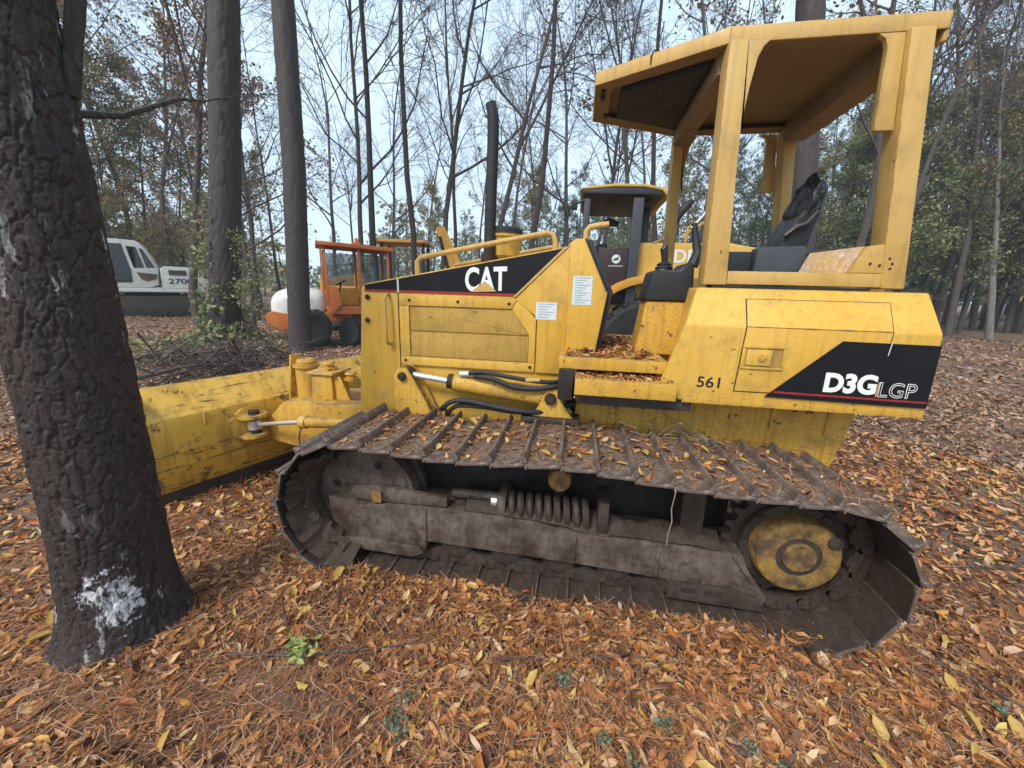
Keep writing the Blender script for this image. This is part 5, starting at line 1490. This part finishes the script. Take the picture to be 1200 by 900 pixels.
for x in (-1.08, -.26):
    MB().box(x, x + .08, y0 + 1.48, y0 + 1.56, 1.5, 2.76).build('cab_post', M['black'], LD, .006)
rf = MB().prism([(-1.16, 2.855), (-1.15, 2.885), (-.72, 2.925), (-.34, 2.915), (-.10, 2.865), (-.02, 2.76), (-.05, 2.75), (-.13, 2.835), (-.34, 2.875), (-.72, 2.885)], y0 + .02, y0 + 1.64).build('cab_roof', M['deere_yellow'], LD, .015, 3)
MB().prism([(-1.13, 2.81), (-1.13, 2.854), (-.72, 2.884), (-.35, 2.872), (-.15, 2.835), (-.10, 2.78)], y0 + .03, y0 + 1.63).build('roof_lining', M['black'], rf, .01)
MB().prism([(-.80, 2.62), (-.72, 2.66), (-.55, 2.60), (-.58, 2.54), (-.78, 2.55)], y0 + .9, y0 + 1.02).build('mirror', M['black'], LD, .01)
MB().box(-1.27, -1.19, y0 + .02, y0 + .14, 2.62, 2.74).build('work_light', M['black'], LD, .015)
MB().tube([(-1.19, y0 + .08, 2.70), (-1.05, y0 + .1, 2.76)], .015, 8).build('light_arm', M['black'], LD)
MB().box(-.9, -.72, y0 + .62, y0 + 1.1, 1.56, 2.25).build('seat', M['seat'], LD, .04, 3)
MB().lathe((-1.02, y0 + .85, 2.02), (-.5, 0, 1), [(0, .05), (.02, .17), (.035, .17), (.045, .14)], 20).build('steering_wheel', M['black'], LD)
MB().tube([(.16, y0 + .75, 2.2), (.17, y0 + .75, 2.48), (.21, y0 + .75, 2.62), (.34, y0 + .75, 2.78), (.42, y0 + .75, 2.86)], [.075, .072, .068, .058, .04], 14).build('exhaust_stack', M['black_metal'], LD)
MB().tube([(.28, y0 + .3, 2.24), (.30, y0 + .3, 2.42), (.62, y0 + .3, 2.68), (.64, y0 + .3, 2.24)], .022, 8).build('guard_rail', M['yellow_roof'], LD)
MB().tube([(.33, y0 + .5, 2.24), (.36, y0 + .5, 2.40), (.66, y0 + .5, 2.60)], .018, 8).build('guard_rail', M['yellow_roof'], LD)
for y in (y0 + .35, y0 + 1.35):
    MB().prism([(-1.55, 1.20), (-1.45, 1.42), (-2.3, 1.36), (-3.35, .72), (-3.40, .52), (-2.4, 1.02)], y, y + .14).build('lift_arm', M['deere_yellow'], LD, .02)
MB().box(-2.95, -1.46, y0 + .5, y0 + 1.35, .5, 1.15).build('front_frame', M['deere_yellow'], LD, .03)
MB().prism([(-3.42, .80), (-3.38, .16), (-3.60, .04), (-4.3, .03), (-4.3, .07), (-3.66, .12), (-3.5, .30), (-3.55, .82)], y0 - .15, y0 + 2.4).build('bucket', M['frame_dark'], LD, .006)
MB().box(-.84, -.40, y0 + 1.9, y0 + 2.5, 2.08, 2.22).build('tool_box', M['deere_yellow'], LD, .03)

# --- orange sweeper tractor with white hood
OT = thing('sweeper_tractor', 'orange sweeper tractor with open cab frame and white hood behind the trunks', 'tractor', (-7.10, 8.30, gz(-7.1, 8.3)), math.radians(36)); OT.scale = (.76, .80, 1.0)
fr = MB()
fr.box(-2.3, 1.9, -.50, -.40, .62, .78); fr.box(-2.3, 1.9, .40, .50, .62, .78); fr.box(-1.0, -.88, -.3995, .3995, .63, .77); fr.box(1.7, 1.8, -.3995, .3995, .63, .77)
fr.build('frame', M['orange'], OT, .008)
MB().box(-.95, 1.15, -.72, .72, .90, .985).build('cab_deck', M['orange'], OT, .01)
for x in (-.92, .12, 1.05):
    for y in (-.70, .62):
        MB().box(x, x + .075, y, y + .08, .986, 2.42).build('cab_post', M['orange'], OT, .006)
MB().hexa([(-1.12, -.80, 2.46), (1.28, -.80, 2.40), (1.28, .80, 2.40), (-1.12, .80, 2.46), (-1.12, -.80, 2.55), (1.28, -.80, 2.50), (1.28, .80, 2.50), (-1.12, .80, 2.55)]).build('cab_roof', M['orange'], OT, .015)
MB().box(.05, .30, -.12, .12, 2.525, 2.62).build('beacon_base', M['orange'], OT, .01)
MB().lathe((.18, 0, 2.62), (0, 0, 1), [(0, .07), (.10, .06), (.12, .03)], 14).build('beacon', M['orange'], OT)
MB().box(-.955, -.945, -.62, .62, 1.42, 2.38).build('windscreen', M['glass_blue'], OT)
MB().box(-1.02, -.96, -.70, -.66, 1.3, 2.44).build('screen_post', M['orange'], OT, .004)
MB().box(-.83, .10, .665, .672, 1.5, 2.36).build('side_window', M['glass_blue'], OT)
MB().box(.21, 1.03, .665, .672, 1.5, 2.36).build('side_window', M['glass_blue'], OT)
MB().box(1.09, 1.10, -.62, .62, 1.5, 2.36).build('rear_window', M['glass_blue'], OT)
MB().box(-.84, -.70, -.6, .6, .986, 1.40).build('dash_panel', M['orange'], OT, .02)
MB().box(-.60, .95, .35, .60, .986, 1.45).build('engine_cover', M['far_yellow'], OT, .05, 3)
MB().prism([(-.9, 1.0), (-.9, 1.55), (-.55, 1.45), (-.45, 1.0)], -.69, -.60).build('door_panel', M['orange'], OT, .01)
MB().lathe((-.42, -.25, 1.56), (-.45, 0, 1), [(0, .03), (.01, .17), (.03, .18), (.04, .15)], 22).build('steering_wheel', M['black'], OT)
MB().cyl((-.52, -.25, 1.30), (-.42, -.25, 1.57), .025, None, 8).build('steering_column', M['black'], OT)
MB().prism([(.15, 1.05), (.15, 1.22), (.55, 1.20), (.62, 1.62), (.74, 1.60), (.68, 1.05)], -.45, .05).build('operator_seat', M['seat'], OT, .04, 3)
# white fibreglass hood, rounded
hd = bmesh.new(); bmesh.ops.create_uvsphere(hd, u_segments=32, v_segments=20, radius=1.0)
for v in hd.verts:
    p = v.co
    sx = lambda q: math.copysign(abs(q) ** .62, q)
    v.co = Vector((-1.72 + sx(p.x) * .86, sx(p.y) * .66, .98 + sx(p.z) * (.46 if p.z > 0 else .36) - .10 * max(0, -p.x)))
me = bpy.data.meshes.new('hood'); hd.to_mesh(me); hd.free()
for p in me.polygons: p.use_smooth = True
me.materials.append(M['white_paint']); link('hood', me, OT)
MB().prism([(-2.66, .55), (-2.72, .78), (-2.50, .86), (-1.0, .66), (-.95, .50), (-2.3, .40)], -.70, .70).build('front_bumper', M['orange'], OT, .03)
MB().prism([(-1.2, .72), (-.55, 1.10), (-.50, 1.02), (-1.0, .60)], -.80, -.71).build('hood_brace', M['orange'], OT, .01)
for y in (-.98, .70):
    wheel(OT, (-1.30, y, .46), .46, .28, M['white_paint'], .58, 16)
    wheel(OT, (1.55, y, .46), .46, .28, M['white_paint'], .58, 16)
br = MB().cyl((-.35, -1.05, .38), (.75, .95, .38), .34, None, 22)
for k in range(220):
    a = trng.uniform(0, 6.28); t_ = trng.random()
    c = Vector((-.35 + 1.1 * t_, -1.05 + 2.0 * t_, .38)); u = Vector((math.cos(a) * .8, -math.cos(a) * .45, math.sin(a))).normalized()
    br.cyl(c + u * .32, c + u * .41, .012, .006, 4)
br.build('broom', M['tyre'], OT)
for x0, x1 in ((-.3, -.12), (.35, .52), (.90, .72)):
    MB().tube([(x0, -.76, .90), (x1, -.80, .45)], .022, 8).build('broom_link', M['orange'], OT)
MB().tube([(-.35, -.83, .46), (1.10, -.80, .42)], .03, 8).build('broom_arm', M['orange'], OT)
MB().box(-.92, 1.12, -.76, -.725, .80, .90).build('deck_skirt', M['orange'], OT, .006)

# --- white excavator far left
ep = at(200, 25.0)
EX = thing('excavator', 'white tracked excavator parked at the far side of the clearing', 'excavator', (ep.x, ep.y, gz(ep.x, ep.y)), math.radians(46))
for y in (-1.25, .85):
    pr = [(-1.95, .12), (-1.75, .02), (1.75, .02), (1.95, .12), (2.02, .45), (1.85, .78), (1.6, .88), (-1.6, .88), (-1.85, .78), (-2.02, .45)]
    MB().prism(pr, y, y + .55).build('crawler', M['frame_dark'], EX, .02)
    for k in range(7):
        MB().lathe((-1.5 + k * .5, y - .005, .25), (0, -1, 0), [(0, .11), (.02, .10)], 14).build('roller', M['grease_and_shade'], EX)
MB().box(-.9, .9, -.7, .85, .45, 1.0).build('undercarriage', M['grease_and_shade'], EX, .02)
MB().box(-1.55, 3.0, -1.32, 1.3, 1.05, 1.22).build('deck', M['white_paint'], EX, .02)
cab = MB().prism([(-1.50, 1.23), (-1.55, 3.05), (-1.40, 3.22), (-.15, 3.18), (.05, 2.95), (.42, 2.05), (.35, 1.36), (.10, 1.23)], -1.30, -.35).build('cab', M['white_paint'], EX, .03, 3)
MB().prism([(-1.42, 1.42), (-1.46, 2.95), (-1.40, 3.02), (-.62, 3.02), (-.46, 1.95), (-.48, 1.45)], -1.312, -1.302).build('door_glass', M['glass_dark'], EX)
MB().prism([(-.50, 2.94), (-.18, 2.92), (-.02, 2.08), (-.36, 2.06)], -1.312, -1.302).build('window_pane', M['glass_dark'], EX)
MB().prism([(-.10, 2.90), (.02, 2.84), (.33, 2.10), (.05, 2.08)], -1.312, -1.302).build('window_pane', M['glass_dark'], EX)
MB().prism([(-.30, 1.88), (.36, 1.82), (.33, 1.62), (.0, 1.50), (-.18, 1.58)], -1.312, -1.302).build('vent_panel', M['frame_mud'], EX)
hs = MB().prism([(.46, 1.23), (.46, 2.05), (.62, 2.18), (2.95, 2.14), (3.05, 1.95), (3.05, 1.23)], -1.28, 1.28).build('engine_house', M['white_paint'], EX, .03, 3)
MB().box(.75, 1.35, -1.295, -1.282, 1.80, 2.02).build('vent_panel', M['frame_mud'], EX)
text_on_side('lettering', '2700', .70, 1.55, 1.42, 1.66, -1.283, M['black_ink'], EX, .02, .004)
MB().box(.62, 2.6, -.9, .9, 2.181, 2.26).build('engine_lid', M['black_metal'], EX, .02)
MB().box(2.2, 3.02, -1.292, -1.282, 1.24, 1.36).build('rust_band', M['orange'], EX)
MB().prism([(-1.2, 1.5), (-1.3, 2.0), (-3.2, 3.6), (-4.8, 3.9), (-4.8, 3.6), (-3.3, 3.2), (-1.7, 1.5)], .05, .45).build('boom', M['white_paint'], EX, .03)
MB().prism([(-4.7, 4.0), (-4.4, 3.5), (-4.9, 1.2), (-5.1, 1.2), (-5.0, 3.7)], .10, .40).build('stick', M['white_paint'], EX, .02)
MB().prism([(-5.1, 1.25), (-4.8, 1.2), (-4.5, .7), (-4.6, .2), (-5.2, .05), (-5.4, .6)], -.1, .6).build('bucket', M['frame_dark'], EX, .03)
MB().tube([(.0, -1.2, 3.18), (-.3, -1.2, 3.24), (-.7, -1.2, 3.22)], .03, 6).build('roof_rail', M['black'], EX)

# --- amber backhoe beyond the hood
bp_ = at(478, 15.0)
BH = thing('backhoe', 'amber yellow backhoe with folded digging arm half hidden beyond the hood', 'backhoe', (bp_.x, bp_.y, gz(bp_.x, bp_.y)), math.radians(14)); BH.scale = (1.15, 1.15, 1.22)
MB().prism([(-2.4, .7), (-2.4, 1.35), (-1.2, 1.55), (-.9, 1.0), (.8, 1.0), (.9, .7)], -.45, .45).build('body', M['far_yellow'], BH, .03)
for x, r in ((-1.9, .42), (.35, .68)):
    for y in (-.95, .60): wheel(BH, (x, y, r), r, .35, M['far_yellow'], .58, 16)
for x in (-.55, .65):
    for y in (-.55, .47): MB().box(x, x + .08, y, y + .08, 1.0, 2.38).build('canopy_post', M['black_metal'], BH, .006)
MB().prism([(-.72, 2.38), (-.70, 2.46), (.80, 2.46), (.86, 2.38)], -.66, .66).build('canopy', M['far_yellow'], BH, .015)
MB().prism([(-.1, 1.0), (-.1, 1.35), (.30, 1.33), (.38, 1.85), (.50, 1.83), (.45, 1.0)], -.26, .26).build('operator_seat', M['seat'], BH, .04)
MB().prism([(1.0, .6), (.9, 1.2), (1.35, 1.9), (1.05, 2.75), (1.22, 2.82), (1.58, 1.9), (1.25, 1.1), (1.25, .6)], -.14, .14).build('boom', M['far_yellow'], BH, .02)
MB().prism([(1.02, 2.88), (1.28, 2.92), (1.95, 1.6), (2.05, 1.0), (1.88, 1.0), (1.72, 1.6), (1.10, 2.65)], -.10, .10).build('stick', M['far_yellow'], BH, .02)
MB().prism([(1.82, 1.0), (2.12, 1.05), (2.25, .7), (2.05, .35), (1.72, .40), (1.95, .7)], -.25, .25).build('bucket', M['frame_dark'], BH, .02)
MB().tube([(1.5, -.17, 1.35), (1.15, -.17, 2.62)], .045, 10).build('cylinder', M['black_metal'], BH)
for s in (-1, 1):
    MB().prism([(.95, .35), (.95, 1.1), (1.10, 1.1), (1.10, .35)], s * .55 - .06, s * .55 + .06).build('stabiliser', M['far_yellow'], BH, .01)
    MB().box(.85, 1.2, s * .62 - .12, s * .62 + .12, .03, .10).build('stabiliser_foot', M['frame_dark'], BH, .005)
MB().prism([(-2.5, .4), (-2.45, .9), (-2.9, .95), (-3.4, .1), (-3.4, .04), (-2.7, .10)], -1.0, 1.0).build('front_bucket', M['far_yellow'], BH, .02)
# ------------------------------------------------------------ damp autumn air
hz = MB().box(-130, 130, -60, 140, -1.6, 34).build('haze', None)
hm = bpy.data.materials.new('haze'); hm.use_nodes = True
hm.node_tree.nodes.clear()
ho = hm.node_tree.nodes.new('ShaderNodeOutputMaterial'); hv = hm.node_tree.nodes.new('ShaderNodeVolumePrincipled')
hv.inputs['Color'].default_value = (.90, .93, .97, 1); hv.inputs['Density'].default_value = .0016
hm.node_tree.links.new(hv.outputs[0], ho.inputs['Volume'])
hz.data.materials.append(hm)
tag(hz, 'thin grey haze hanging in the wood', 'haze', None, 'stuff')
